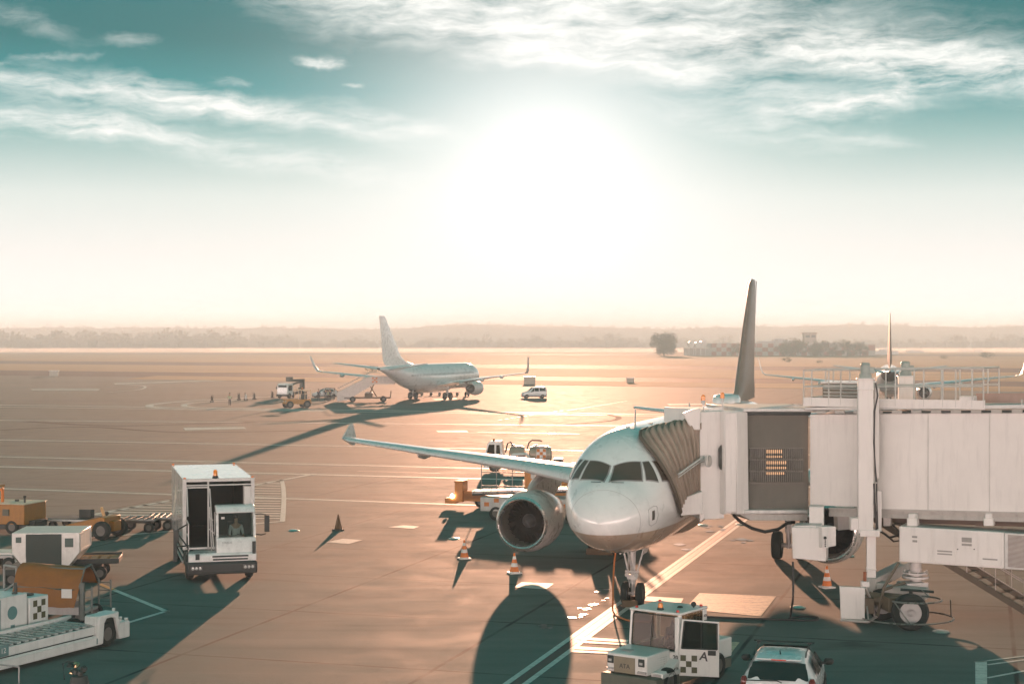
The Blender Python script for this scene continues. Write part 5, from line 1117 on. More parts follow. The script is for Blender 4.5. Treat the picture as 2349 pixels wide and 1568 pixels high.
b=MB(); b.box((hx0+.12,hy0-.04,.62),(.2,.06,.03)); b.box((hx1-.12,hy0-.04,.60),(.24,.06,.05)); b.box((.35,-.75,1.035),(.3,.2,.01)); b.build('bonnet_latch',GREY,bo)
b=MB()
for i in range(12):
    for j in range(6): b.box((hx1+.006+(i*.06)*.085,hy0+.16+i*.06,.62+j*.055),(.01,.028,.026))
b.build('vent_holes',mat('vent_hole_grey',(.28,.27,.25),.6),bo,smooth=False)
text_mesh('fleet_number','20',.15,STEN,tg,(w_-.06,-.135,.86),(R(90),0,0),.002,True); text_mesh('fleet_number','24',.13,STEN,tg,(w_-.06,-.135,.70),(R(90),0,0),.002,True)
text_mesh('fleet_number','20',.13,STEN,tg,(w_+.026,L_-.09,1.58),(R(90),0,R(90)),.002,True); text_mesh('owner_lettering','ATA',.09,STEN,tg,(w_+.026,L_-.09,1.74),(R(90),0,R(90)),.002,True)
# chassis
b=MB(); b.bb(-.12,1.50,-1.25,-.1,.16,.50); b.bb(-.1,1.5,-.1,2.6,.2,.46); b.build('chassis',mat('chassis_green_grey',(.09,.10,.075),.6,dirt=.3),tg,bev=.03)
b=MB(); b.bb(1.17,1.52,-.95,.0,.46,.60); b.prism([(.0,.44),(0,.82),(-.08,.86),(-.45,.66),(-.95,.60),(-.95,.46)],1.20,1.5,'yz'); b.build('front_wing',TW,tg,bev=.03)
text_mesh('owner_lettering','ATA',.12,STEN,tg,(1.505,-.28,.60),(R(90),0,R(90)),.002,True)
b=MB(); b.bb(0,w_,L_+.02,2.7,.46,.98); b.build('rear_body',TW,tg,bev=.04)
for (x,y) in ((-.02,-.55),(1.40,-.55),(-.02,1.9),(1.42,1.9)): wheel(tg,(x,y,.34),.34,.24)
# open door, swung forward and out
dr_=bpy.data.objects.new('door',None) if 0 else None
DM=Matrix.Translation((w_+.03,-.10,0))@Matrix.Rotation(R(24),4,'Z')
b=MB(); b.M=DM; D=1.0
b.prism([(0,.42),(D,.42),(D,1.10),(0,1.10)],-.02,.02); b.prism([(0,1.10),(.05,1.10),(.13,1.82),(.07,1.84)],-.02,.02); b.prism([(D-.04,1.10),(D,1.10),(D,1.80),(D-.04,1.80)],-.02,.02); b.prism([(.08,1.84),(D,1.80),(D,1.76),(.09,1.80)],-.02,.02); do=b.build('door',TW,tg,bev=.008)
b=MB(); b.M=DM; b.prism([(.05,1.10),(D-.04,1.10),(D-.04,1.76),(.13,1.80)],-.004,.004); b.build('door_window',glass_mat('door_glass',(.25,.34,.30),.35),do)
b=MB(); b.M=DM; P=[Vector((x,-.025,z)) for x,z in ((.06,1.11),(D-.05,1.11),(D-.05,1.75),(.13,1.79),(.06,1.11))]; b.bars(list(zip(P,P[1:])),.018); b.cyl((.55,-.02,1.1),(.55,-.02,1.77),.01); b.box((D-.18,-.03,1.02),(.2,.03,.12)); b.build('door_seal',BLACK,do)
b=MB(); b.M=DM; chk(b,(.03,-.024,.50),(.42,0,0),(0,0,.44)); b.build('door_checker',CHG,do,normals=False,smooth=False)
t_=text_mesh('door_lettering','A',.30,STEN,do,(0,0,0),(0,0,0),.002,True); t_.matrix_local=DM@Matrix.Translation((.62,-.026,.92))@Matrix.Rotation(R(90),4,'X')@Matrix.Rotation(R(-10),4,'Z')
b=MB(); b.bb(w_-.03,w_+.02,0.02,L_*.84,.44,.62); b.build('step',DARK,tg)
p_=person('driver standing in the open doorway of the tow tractor, mostly hidden by the door',(0,0,0),-36.6,NAVY,arm=.2,seated=True); v=Matrix.Rotation(R(-36.6),3,'Z')@Vector((1.02,.72,0)); p_.location=(A0_.x+v.x,A0_.y+v.y,.62); p_['label']='dark-clothed driver sitting in the cab of the tow tractor'
# ---------------------------------------------------------------- cars
def carbody(name,parent,m,prof,W,roofw,yb=None):
    """prof: list of (y, z_sill, z_belt, z_top, w_belt, w_top)"""
    rings=[]
    for (y,zs,zb,zt,wb,wt) in prof:
        rings.append([Vector((x,y,z)) for x,z in ((-wb*.92,zs),(-wb,zs+.18),(-wb,zb-.08),(-wb*.97,zb),(-wt,zt-.07),(-wt*.9,zt-.015),(-wt*.5,zt),(wt*.5,zt),(wt*.9,zt-.015),(wt,zt-.07),(wb*.97,zb),(wb,zb-.08),(wb,zs+.18),(wb*.92,zs))])
    b=MB(); b.loft(rings); o=b.build(name,m,parent,ang=50); s=o.modifiers.new('s','SUBSURF'); s.levels=1; s.render_levels=2; return o
CARW=mat('car_paint',(.66,.68,.68),.25,var=.03,coat=.6,dirt=.06)
def car(label,loc,rz,group='parked airport cars',tall=1.0,kind='hatch'):
    t=thing('estate_car' if kind=='hatch' else 'small_van',label,'car' if kind=='hatch' else 'van',loc,R(rz),group)
    k=tall
    if kind=='hatch': prof=[(-1.95,.34,.60,.64,.70,.60),(-1.85,.26,.68,.74,.80,.66),(-1.2,.24,.84,.92,.86,.70),(-.75,.24,.92,1.02,.86,.70),(-.15,.24,.96,1.42,.87,.62),(.35,.24,.98,1.50,.87,.62),(1.05,.24,1.0,1.47,.87,.61),(1.55,.26,1.0,1.36,.86,.57),(1.80,.28,.98,1.20,.83,.56),(2.0,.32,.88,.96,.76,.58)]
    else: prof=[(-1.95,.36,.66,.72,.70,.60),(-1.85,.28,.80,.88,.80,.68),(-1.2,.26,.95,1.06,.86,.72),(-.85,.26,1.0,1.16,.86,.72),(-.25,.26,1.05,1.68,.87,.68),(.3,.26,1.06,1.78,.87,.70),(1.5,.26,1.06,1.78,.87,.70),(1.85,.28,1.05,1.72,.86,.69),(1.98,.32,1.0,1.15,.82,.68)]
    body=carbody('body',t,CARW,prof,1,1)
    # glass as slightly proud lofted panels
    def gl(pts,name='window'):
        b=MB(); b.add([Vector(p) for p in pts],[tuple(range(len(pts)))]); return b.build(name,CARGL,body,normals=False,smooth=False)
    if kind=='hatch':
        b=MB(); n=10; vs=[];fs=[]
        for j in range(5):
            for i in range(n+1):
                u=i/n*2-1; v=j/4; hw=.70*(1-.13*v)-.0; z=1.02+.36*v-.035*abs(u)**4*(1 if v>.5 else -1)-(.05*u*u if v<.2 else 0); y=1.925-.17*v**1.0-.12*v*v-.13*u*u+.02
                vs.append((u*hw,y+.03,z))
        for j in range(4):
            for i in range(n): q=j*(n+1)+i; fs.append((q,q+1,q+n+2,q+n+1))
        b.add(vs,fs); b.build('rear_window',CARGL,body,normals=False)
        for s in (-1,1):
            P=[(s*.865,-.55,.99),(s*.885,.45,1.02),(s*.70,.45,1.40),(s*.70,-.05,1.35)]; gl(P,'door_window')
            P=[(s*.885,.52,1.02),(s*.875,1.25,1.04),(s*.73,1.12,1.33),(s*.70,.52,1.39)]; gl(P,'door_window')
            b=MB(); b.tube([(s*.60,-.1,1.53),(s*.60,.0,1.56),(s*.60,1.25,1.54),(s*.60,1.4,1.47)],.018); b.build('roof_rail',BLACK,t)
        gl([(-.62,-.80,1.06),(.62,-.80,1.06),(.55,-.22,1.43),(-.55,-.22,1.43)],'windscreen')
        b=MB(); b.bars([((-.72,.25,1.60),(.72,.25,1.60))],.022); b.box((-.60,.25,1.58),(.08,.08,.06)); b.box((.60,.25,1.58),(.08,.08,.06)); b.build('roof_bar',BLACK,t)
        b=MB(); b.box((0,1.52,1.455),(1.05,.32,.035),rx=-8); sp=b.build('spoiler',CARW,t,bev=.015); b=MB(); b.box((0,1.685,1.43),(.34,.01,.025)); b.build('brake_light',RED,sp)
        b=MB(); b.cyl((0,1.25,1.49),(0,1.33,1.60),.02,.006); b.build('roof_aerial',BLACK,t)
        for s in (-1,1):
            b=MB(); b.sph((s*.78,1.83,.90),.16,(.55,.6,1.15),12); b.build('tail_light',mat('tail_lamp',(.12,.02,.015),.15),t)
        b=MB(); b.tube([(-.1,2.0,.97),(0,2.03,1.02),(.45,2.02,1.0),(.7,1.98,.99)],.012); b.build('rear_wiper',BLACK,t)
    else:
        for s in (-1,1):
            gl([(s*.868,-.6,1.04),(s*.88,-.1,1.08),(s*.76,-.1,1.58),(s*.74,-.2,1.56)],'door_window'); gl([(s*.885,-.02,1.08),(s*.885,.6,1.1),(s*.775,.6,1.62),(s*.765,-.02,1.60)],'door_window'); gl([(s*.885,.75,1.12),(s*.885,1.7,1.12),(s*.785,1.6,1.60),(s*.78,.75,1.62)],'door_window')
        gl([(-.64,-.88,1.2),(.64,-.88,1.2),(.6,-.3,1.66),(-.6,-.3,1.66)],'windscreen')
        b=MB()
        for k2 in range(4): b.box((-.872,.7+k2*.18,.75+.1*(k2%2)),(.01,.17,.1))
        b.build('side_stripe',CHO,t)
    for s in (-1,1):
        b=MB(); b.sph((s*1.0,-.55,1.02),.13,(1.0,.6,.75),10); b.cyl((s*.85,-.5,.98),(s*.98,-.54,1.0),.03); b.build('mirror',BLACK,t)
        b=MB(); b.sph((s*.66,-1.82,.68),.14,(1,.6,.6),10); b.build('headlight',LENS,t)
        for y in (-1.28,1.22): wheel(t,(s*.78,y,.31),.31,.2)
    b=MB(); b.bb(-.78,.78,-1.9,1.9,.18,.34); b.build('underbody',BLACK,t,bev=.05)
    return t
cp=Vector((6.80,38.6,0)); v=Matrix.Rotation(R(165),3,'Z')@Vector((0,-.35,0))
car('white hatchback with black roof bar seen from behind, between tow tractor and bridge wheels',(6.62,38.35,0),180-15)
car('small white car with a group of people standing in front of it',gp(745,911),-68)
v2=car('small white van parked alone on the bright apron right of the far jet',gp(1225,911.5),-80,kind='van')
# ---------------------------------------------------------------- orange container loader behind the near engine
g=gp(1075,1163); ld=thing('cargo_loader','orange container loader with roller deck behind the near engine','cargo loader',(g.x,g.y,0),R(-14))
b=MB(); b.bb(-.3,3.0,0,2.6,.45,.75); b.bb(-.3,3.0,0,.1,.35,.9); b.build('front_deck',mat('loader_orange',(.55,.20,.05),.5,dirt=.3),ld,bev=.02)
b=MB()
for k in range(18): b.cyl((.25+k*.15,.15,.80),(.25+k*.15,2.5,.80),.045,n=8)
b.build('roller',STEEL,ld)
b=MB(); b.bars([((0,2.6,z),(2.6,2.6,z)) for z in (.95,1.7,2.4)]+[((x,2.6,.7),(x,2.6,2.4)) for x in (0,.85,1.75,2.6)],.03); b.build('guard_rail',GREY,ld)
b=MB(); b.bb(-.75,-.3,-.1,.9,.3,1.35); b.bb(-.78,-.27,-.13,.93,1.35,1.42); b.bb(-1.3,-.7,-.1,.6,.2,.5); b.build('end_box',MATS['loader_orange'],ld,bev=.03)
b=MB(); b.bb(3.0,6.6,.2,2.4,.35,2.05); b.bb(3.1,4.2,.3,2.3,2.05,2.2); b.bb(5.2,6.6,.4,2.2,2.05,2.35); b.bb(6.6,8.2,.3,2.4,.5,1.9); b.build('engine_housing',mat('housing_orange',(.62,.24,.06),.5,dirt=.25),ld,bev=.03)
b=MB(); b.bb(3.35,3.85,.18,.197,1.6,1.85); b.bb(4.0,4.3,.18,.197,1.7,1.9); b.bb(3.7,4.1,.18,.197,.6,.8); b.build('decal',LGREY,ld,smooth=False)
b=MB(); chk(b,(4.5,.18,1.1),(.5,0,0),(0,0,.75)); b.build('checker_panel',WHITE,ld,normals=False,smooth=False)
b=MB(); b.cyl((3.15,.5,2.0),(3.15,.5,2.3),.05); b.sph((3.15,.5,2.42),.13); b.cyl((3.9,1.4,2.2),(3.9,1.4,2.4),.4); b.cyl((6.0,1.4,2.3),(6.0,1.4,3.1),.06); b.build('exhaust_stack',DARK,ld)
b=MB(); b.bars([((6.8,.3,1.6),(8.2,.3,2.6)),((6.8,2.3,1.6),(8.2,2.3,2.6)),((8.2,.3,.6),(7.6,.3,2.3))],.08); b.bb(7.0,8.4,.3,2.4,1.9,2.0); b.build('lift_arm',MATS['housing_orange'],ld)
b=MB(); b.lathe((-.85,-.12,.62),(-.25,-1,.05),[(0,.10),(.05,.12)],14); b.build('flare_spot',emit_mat('flare_spot_glow',(1.,.85,.6),14.),ld)  # glowing disc added for a bright flare spot
for x in (.6,4.2,7.0):
    for y in (.25,2.3): wheel(ld,(x,y,.32),.32,.22,axis=(0,1,0))
# belt loader nose poking out between engine and belly
g=gp(1290,1218); bl=thing('belt_loader','low loader with checkered flank showing between the near engine and the belly','belt loader',(g.x-.8,g.y+4,0),R(-14)); b=MB(); b.bb(-3.2,2.2,0,1.6,.45,1.15); b.build('body',LGREY,bl,bev=.04)
b=MB(); b.box((-.5,.8,1.45),(6.4,1.0,.22),ry=-3); b.build('conveyor_belt',BLACK,bl); b=MB(); b.box((-.5,.25,1.5),(6.4,.08,.12),ry=-3); b.build('side_rail',STEEL,bl)
b=MB(); 
for k in range(10): b.quad((-3+k*.5,-.012,.7+.2*(k%2)),(-2.75+k*.5,-.012,.7+.2*(k%2)),(-2.75+k*.5,-.012,.9+.2*(k%2)),(-3+k*.5,-.012,.9+.2*(k%2)))
b.build('checker_stripe',CHO,bl,normals=False,smooth=False)
for x in (-2.4,1.4):
    for y in (.1,1.5): wheel(bl,(x,y,.36),.36,.22,axis=(0,1,0))
# ---------------------------------------------------------------- service tanker beyond the wing (front = -x)
g=at(1110,1000,107.); sv=thing('tanker_truck','small white-cab tanker with two round tanks parked beyond the near wing','tanker',(g.x,g.y,0),R(-4))
b=MB(); b.prism([(0,.3),(0.0,1.0),(.25,1.95),(.4,2.08),(1.15,2.08),(1.3,1.0),(1.3,.3)],0,1.9); cb=b.build('cab',WHITE,sv,bev=.04)
b=MB(); b.prism([(.12,1.05),(.34,1.88),(.72,1.88),(.72,1.05)],-.012,-.004); b.prism([(.82,1.2),(.84,1.85),(1.06,1.85),(1.12,1.2)],-.012,-.004); b.build('cab_window',glass_mat('tanker_glass',(.5,.45,.38),.6),cb,smooth=False)
text_mesh('fleet_number','0121',.28,CHO,cb,(.86,-.02,.72),(R(90),0,0),.002)
beacon(sv,(.6,.9,2.08),.07,.16)
for i,(x0,x1) in enumerate(((1.65,2.75),(3.0,4.55))):
    b=MB(); b.lathe((x0,.95,1.15),(1,0,0),[(0,.25),(.08,.52),(x1-x0-.08,.52),(x1-x0,.25)],24); tn=b.build('tank',mat('tank_tan',(.42,.34,.27),.35,metal=.3),sv)
    b=MB(); b.box(((x0+x1)/2,.95,1.70),((x1-x0)*.7,.35,.07)); b.cyl(((x0+x1)/2-.3,.95,1.7),((x0+x1)/2-.3,.95,1.85),.14); b.build('manhole',LGREY,tn)
b=MB(); chk(b,(3.55,.42,.95),(.62,0,0),(0,0,.62)); b.build('checker_panel',CHO,sv,normals=False,smooth=False); b=MB(); b.quad((3.53,.425,.93),(4.19,.425,.93),(4.19,.425,1.59),(3.53,.425,1.59)); b.build('checker_ground',WHITE,sv,normals=False,smooth=False)
b=MB(); P=[(1.5,-.02,.6),(2.0,-.02,1.2),(2.9,-.02,1.25),(3.3,-.02,.6)]; b.tube(P,.10,4); b.build('guard_frame',WHITE,sv); b=MB(); b.tube([(2.85,.9,1.5),(3.0,.9,1.95),(3.2,.9,2.12),(3.75,.9,2.1),(3.9,.9,2.05)],.045); b.tube([(1.4,.8,1.3),(1.55,.8,1.9),(1.75,.8,2.0),(1.9,.8,1.75)],.05); b.build('suction_hose',DARK,sv)
b=MB(); b.bb(1.3,5.2,.3,1.6,.45,.62); b.bb(4.7,5.3,.2,1.7,.6,.9); b.build('chassis',DARK,sv)
for x in (.7,4.0):
    for y in (.1,1.7): wheel(sv,(x,y,.36),.36,.24,axis=(0,1,0))
# ---------------------------------------------------------------- mobile stairs at the far jet
S_b=gp(792,921); stt=thing('passenger_stairs','white mobile stairs on a low truck at the rear door of the far jet','mobile stairs',(S_b.x,S_b.y,0),R(8)); s_=S_b.y/F
b=MB(); b.prism([(-1.2,.1),(-1.2,1.4),(3.6,3.75),(7.3,3.75),(7.3,2.6),(4.2,2.6),(.2,.25)],0,.08); b.prism([(-1.2,.1),(-1.2,1.4),(3.6,3.75),(7.3,3.75),(7.3,2.6),(4.2,2.6),(.2,.25)],1.7,1.78); b.build('side_panel',mat('stair_panel',(.55,.50,.46),.5,dirt=.2),stt,smooth=False)
b=MB()
for k in range(16): b.box((-.7+k*.31,.9,.35+k*.165),(.34,1.6,.05))
b.bb(4.2,7.3,.08,1.7,2.6,2.68); b.build('step',GREY,stt)
b=MB(); b.bars([((-1.0,y,2.0),(3.6,y,4.3)) for y in (.04,1.74)]+[((3.6,y,4.3),(6.8,y,4.3)) for y in (.04,1.74)],.03); b.build('handrail',LGREY,stt)
b=MB(); chk(b,(3.9,-.02,2.85),(.8,0,0),(0,0,.75)); b.build('checker_panel',CHO,stt,normals=False,smooth=False)
b=MB(); b.bb(-.2,6.6,.0,1.8,.5,.75); b.bb(2.9,4.0,.1,1.7,.75,1.25); b.bars([((3.4,.3,.8),(4.2,.3,2.6)),((4.6,.3,.8),(3.6,.3,2.4)),((6.6,.2,.6),(6.7,.2,1.6))],.09); b.build('chassis',mat('stair_chassis',(.12,.09,.06),.6),stt)
b=MB(); b.sph((3.5,.9,1.25),.5,(1.2,.9,.5)); b.build('engine_cover',LGREY,stt)
for x in (1.1,5.6):
    for y in (.0,1.8): wheel(stt,(x,y,.42),.42,.25,axis=(0,1,0))
# far dollies under the jet
g=gp(1000,909); dl=thing('baggage_dolly','low dolly train standing under the wing of the far jet','dolly',(g.x-.5,g.y+6,0),R(0)); b=MB()
for k in range(3): b.bb(-4+k*2.9,-1.6+k*2.9,0,1.5,.5,.62); b.bb(-3.9+k*2.9,-3.8+k*2.9,0,1.5,.62,1.3)
b.bars([((-1.6+k*2.9,.7,.45),(-1.1+k*2.9,.7,.45)) for k in range(2)],.04); b.build('deck',GREY,dl)
for x in (-3.5,-2.1,-.6,.8,2.3,3.7): wheel(dl,(x,.1,.25),.25,.15,axis=(0,1,0))
# lift truck (white cab, folded boom) and yellow tractor
g=gp(652,912); lt=thing('boom_lift_truck','white flat-nosed truck with a dark folded boom on its back','lift truck',(g.x-.3,g.y,0),R(-28))
b=MB(); b.prism([(-.05,.45),(-.08,1.1),(.08,2.15),(.25,2.3),(1.5,2.3),(1.5,.45)],-1.0,1.0,'yz'); c_=b.build('cab',WHITE,lt,bev=.08); b=MB(); b.add([(-.85,-.045,1.2),(.85,-.045,1.2),(.78,.05,2.05),(-.78,.05,2.05)],[(0,1,2,3)]); b.add([(1.005,.25,1.2),(1.005,1.2,1.2),(1.005,1.2,2.0),(1.005,.35,2.0)],[(0,1,2,3)]); b.build('windscreen',CARGL,c_,normals=False,smooth=False)
b=MB(); b.bb(-1.05,1.05,-.18,.3,.3,.62); b.build('bumper',DARK,c_,bev=.03); b=MB(); b.box((-1.2,.1,1.6),(.2,.08,.35)); b.box((1.2,.1,1.6),(.2,.08,.35)); b.build('mirror',BLACK,c_)
b=MB(); b.bb(-1,1,1.6,5.2,.6,.95); b.build('flatbed',DARK,lt); b=MB(); b.box((.2,3.3,2.75),(.5,4.2,.35),rx=0); b.box((.2,5.0,2.0),(.6,.6,1.6)); b.box((.2,1.6,2.95),(.9,.7,.7)); b.box((.2,3.4,2.3),(.35,3.0,.25),rx=10); b.cyl((.2,4.6,.95),(.2,4.6,1.6),.4); b.build('folded_boom',mat('boom_dark',(.07,.085,.075),.5),lt,bev=.03)
for x in (-.9,.9):
    for y in (.55,4.2): wheel(lt,(x,y,.42),.42,.26)
g=gp(677,934); yt=thing('yellow_tractor','small dirty-yellow tractor with open cab and four black wheels on the far apron','tractor',(g.x,g.y,0),R(-62))
b=MB(); b.bb(-.8,.8,-1.5,.1,.55,1.2); b.bb(-.85,.85,.1,2.0,.5,1.15); yb=b.build('body',mat('tractor_yellow',(.35,.17,.03),.5,dirt=.4),yt,bev=.05)
b=MB(); b.bars([((x,y,1.1),(x*.95,y+.05,2.35)) for x in (-.75,.75) for y in (.2,1.1,1.9)],.05); b.bb(-.8,.8,.1,2.0,2.35,2.45); b.build('cab_frame',mat('tractor_cab',(.55,.42,.28),.5),yt,bev=.01); b=MB(); b.bb(-.5,.5,1.0,1.5,1.0,1.8); b.build('seat',DARK,yt)
beacon(yt,(0,1,2.45),.1,.2)
for s in (-1,1):
    b=MB(); b.lathe((s*.5,-1.5,.9),(0,-1,0),[(0,.13),(.04,.12)],12); b.build('headlight',LENS,yt)
    wheel(yt,(s*.8,-1.0,.48),.48,.3); wheel(yt,(s*.8,1.4,.5),.5,.34); 
# ---------------------------------------------------------------- ground equipment at the lower left
# yellow loader at the frame edge
g=gp(22,1224); yl=thing('yellow_loader','yellow ground loader with exhaust pipes cut by the left frame edge','loader',(g.x,g.y,0),R(-14))
# its long side faces the camera; right end at x=.8
b=MB(); b.bb(-3.4,.75,0,1.9,.45,1.36); b.build('body',YEL,yl,bev=.03)
b=MB(); b.bb(-3.4,-.0,-.03,1.93,1.36,1.40); b.bb(.05,.8,-.03,1.93,1.36,1.40); tp_=b.build('hood_top',mat('hood_pale',(.62,.52,.38),.45,dirt=.15),yl,bev=.01)
b=MB(); b.bb(-.35,-.02,-.035,-.0,.85,1.15); b.build('vent_panel',mat('loader_vent',(.10,.10,.07),.6),yl)
b=MB(); b.bb(-1.0,-.55,-.03,0,1.0,1.2); b.build('smudged_decal',mat('decal_dark',(.16,.10,.03),.6,var=.5,scale=14),yl)
b=MB(); b.cyl((-.8,.7,1.4),(-.8,.7,1.95),.07); b.cyl((-.8,.7,1.95),(-.86,.7,2.02),.09); b.build('exhaust_pipe',ORG,yl); b=MB(); b.cyl((.35,.7,1.4),(.35,.7,1.62),.045); b.cyl((.35,.7,1.62),(.35,.7,1.72),.07); b.cyl((-.35,1.2,1.4),(-.35,1.2,1.48),.1); b.build('filler_cap',DARK,yl)
b=MB(); b.bb(-2.9,-1.35,.1,1.8,2.02,2.10); b.bars([((x,y,1.4),(x,y,2.02)) for x in (-2.8,-1.42) for y in (.15,1.75)],.055); b.build('cab_roof',YEL,yl)
b=MB(); b.bb(-3.2,.8,.1,1.8,.22,.45); b.bb(.75,1.05,.4,1.5,.3,.6); b.build('skirt',DARK,yl,bev=.02)
for x in (-2.6,.1):
    for y in (.1,1.8): wheel(yl,(x,y,.33),.33,.22,axis=(0,1,0))
# flat low platform between yellow loader and wedge tractor
g=gp(170,1222); fp=thing('flat_trailer','low dark flat trailer behind the yellow wedge-nosed tractor','trailer',(g.x-.2,g.y+1.0,0),R(-12))
b=MB(); b.bb(-1.6,1.4,0,1.5,.42,.55); b.bb(-.1,.5,.5,.9,.55,.95); b.build('deck',DARK,fp,bev=.02); b=MB(); b.bb(-1.4,1.2,-.03,0,.44,.53); b.build('edge_strip',LGREY,fp)
for x in (-1.2,1.0):
    for y in (.1,1.4): wheel(fp,(x,y,.22),.22,.14,axis=(0,1,0))
# wedge-nosed yellow tractor
g=gp(205,1236); wt=thing('wedge_tractor','yellow wedge-nosed low tractor with pale top and big black rear wheel','tractor',(g.x,g.y,0),R(-14))
b=MB(); b.prism([(-1.25,.45),(-1.2,.62),(.55,1.02),(.75,.98),(.75,.35),(-.9,.35)],0,1.5); b.build('body',YEL,wt,bev=.04)
b=MB(); b.add([(-1.15,.03,.655),(.5,.03,1.035),(.5,1.47,1.035),(-1.15,1.47,.655)],[(0,1,2,3)]); b.build('pale_top',mat('pale_yellow',(.62,.46,.30),.4),wt,normals=False,smooth=False)
wheel(wt,(.62,-.02,.42),.42,.3,axis=(0,1,0)); wheel(wt,(-.75,0,.3),.3,.2,axis=(0,1,0)); wheel(wt,(.62,1.5,.42),.42,.3,axis=(0,1,0))
b=MB(); b.bb(.75,.98,.4,1.1,.35,.8); b.build('hitch_block',YEL,wt,bev=.02)
# tow bar with raised yellow handle, then two flat dollies
g=gp(247,1221); tb=thing('raised_tow_bar','yellow tow bar standing upright at the head of the empty dollies','tow bar',(g.x,g.y,0),R(-10)); b=MB(); b.tube([(.16,-.3,.30),(-.0,-.3,.72),(-.14,-.3,1.12)],.075); b.sph((-.15,-.3,1.17),.07); b.build('lever',mat('pale_orange',(.66,.42,.2),.5),tb); b=MB(); b.tube([(.12,0,.35),(.4,.05,.3),(.75,.1,.33)],.045); b.cyl((-.08,-.05,.9),(-.08,.1,.9),.09); b.build('link',DARK,tb)
def dolly(label,loc,rz,L=1.9,W=1.4,tilt=0.,deck=None,group='empty flat dollies'):
    t=thing('flat_dolly',label,'dolly',loc,R(rz),group); b=MB(); b.box((L/2,W/2,.56),(L,W,.07),ry=tilt); b.box((L/2,W/2,.44),(L*.8,.12,.12)); d=b.build('deck',deck or mat('dolly_green_grey',(.10,.11,.10),.5,dirt=.3),t,bev=.01)
    
    for y_ in (0,W): b=MB(); b.bb(0,L,y_-.025,y_+.025,.57,.64); b.build('edge_rail',GREY,t)
    b=MB()
    for k in range(5): b.cyl((.2+k*L*.2,.1,.61),(.2+k*L*.2,W-.1,.61),.035)
    b.build('roller',DARK,t)
    for x in (.3,L-.25):
        for y in (.08,W-.08): wheel(t,(x,y,.24),.24,.13,axis=(0,1,0))
    return t
g=gp(268,1220); dolly('empty flat dolly, the nearer to the yellow tow bar',(g.x,g.y-.1,0),-3,1.75)
g=gp(333,1217); dolly('empty flat dolly beside the box truck, farther from the yellow tow bar',(g.x-.1,g.y+.1,0),4,1.35,1.9)
# container on a dolly
ULD=mat('container_alloy',(.60,.60,.57),.4,metal=.25,dirt=.3); CURT=mat('container_curtain',(.035,.05,.045),.75,bump=.3,bscale=5)
g=at(27,1221,57.); ul=thing('air_cargo_container','grey cargo container with sloped lower corners and a dark curtain front','cargo container',(g.x,g.y,0),R(4)); ct=g.z; cb_=ct-1.28
b=MB(); b.prism([(0,ct),(2.40,ct),(2.40,ct-.72),(1.95,cb_),(.45,cb_),(0,ct-.72)],0,2.2); b.build('shell',ULD,ul,bev=.015)
b=MB(); b.prism([(.50,ct-.05),(1.76,ct-.05),(1.76,cb_+.04),(.52,cb_+.04),(.50,ct-.8)],-.03,-.004); b.build('curtain',CURT,ul)
b=MB(); b.bb(.14,.34,-.012,-.003,ct-.35,ct-.15); b.bb(1.88,2.18,-.012,-.003,ct-.52,ct-.2); b.build('placard',mat('placard_dark',(.05,.09,.08),.5),ul)
b=MB(); b.bb(2.4,2.42,.1,2.1,ct-.12,ct-.06); b.bb(2.4,2.42,.1,2.1,ct-.71,ct-.65); b.bb(2.4,2.42,.1,.16,ct-.71,ct-.06); b.bb(2.4,2.42,2.04,2.1,ct-.71,ct-.06); b.build('side_frame',LGREY,ul)
t=thing('container_dolly','dark dolly carrying the grey cargo container','dolly',(g.x,g.y,0),R(4)); b=MB(); b.bb(-.3,2.6,-.1,2.3,cb_-.22,cb_-.02); b.build('deck',DARK,t,bev=.01)
for x in (0,2.1):
    for y in (0,2.2): wheel(t,(x,y,.26),.26,.15,axis=(0,1,0))
# roller dolly to its right
g=gp(232,1330); rd=thing('roller_dolly','roller-topped pallet dolly sticking out right of the cargo container','dolly',(g.x-1.5,g.y-.2,0),R(9)); 
b=MB(); b.bb(-.2,2.15,0,.08,.62,.80); b.bb(-.2,2.15,1.5,1.58,.62,.84); b.bb(2.07,2.15,.08,1.5,.62,.80); b.bb(-.2,2.07,.08,1.5,.60,.64); b.build('deck',DARK,rd,bev=.01)
b=MB()
for k in range(6):
    for j in range(4): b.box((.1+k*.36,.3+j*.32,.70),(.26,.14,.10),rz=20)
b.bb(-.1,2.05,.18,.22,.64,.77); b.bb(-.1,2.05,1.38,1.42,.64,.77); b.build('caster_roller',mat('roller_orange',(.55,.33,.18),.45,metal=.3),rd)
b=MB(); b.bb(.5,1.5,.3,1.2,.35,.6); b.build('turntable',DARK,rd)
for x in (.35,1.45):
    for y in (.1,1.45): wheel(rd,(x,y,.26),.26,.15,axis=(0,1,0))
# caged cart with an orange tarpaulin
g=gp(186,1431); ca=thing('baggage_cart','caged baggage cart under a worn orange tarpaulin roof','baggage cart',(g.x,g.y,0),R(-8))
b=MB(); X_=[-2.2+i*.18 for i in range(13)]; rings=[]
for j in range(13):
    a=j/12; yy=1.6*a-.05; zz_=1.15+.62*math.sin(math.pi*min(1,a*1.15+.02))**.7 if 0<a<.86 else 1.15
    rings.append([Vector((x,yy-.05*noise.noise(Vector((x*2,j,0))),zz_+.06*noise.noise(Vector((x*1.5,j*.5,3)))+(x+1.2)*-.05)) for x in X_])
b.loft(rings,cap=False,closed=False); b.build('tarpaulin',TARP,ca,normals=False,ang=80)
b=MB(); b.loft([[Vector((x,-.07,1.12+.1*noise.noise(Vector((x,0,0))))) for x in X_],[Vector((x-.12,-.16,.55+.05*noise.noise(Vector((x*3,1,0))))) for x in X_]],cap=False,closed=False); b.build('tarpaulin_flap',TARP,ca,normals=False)
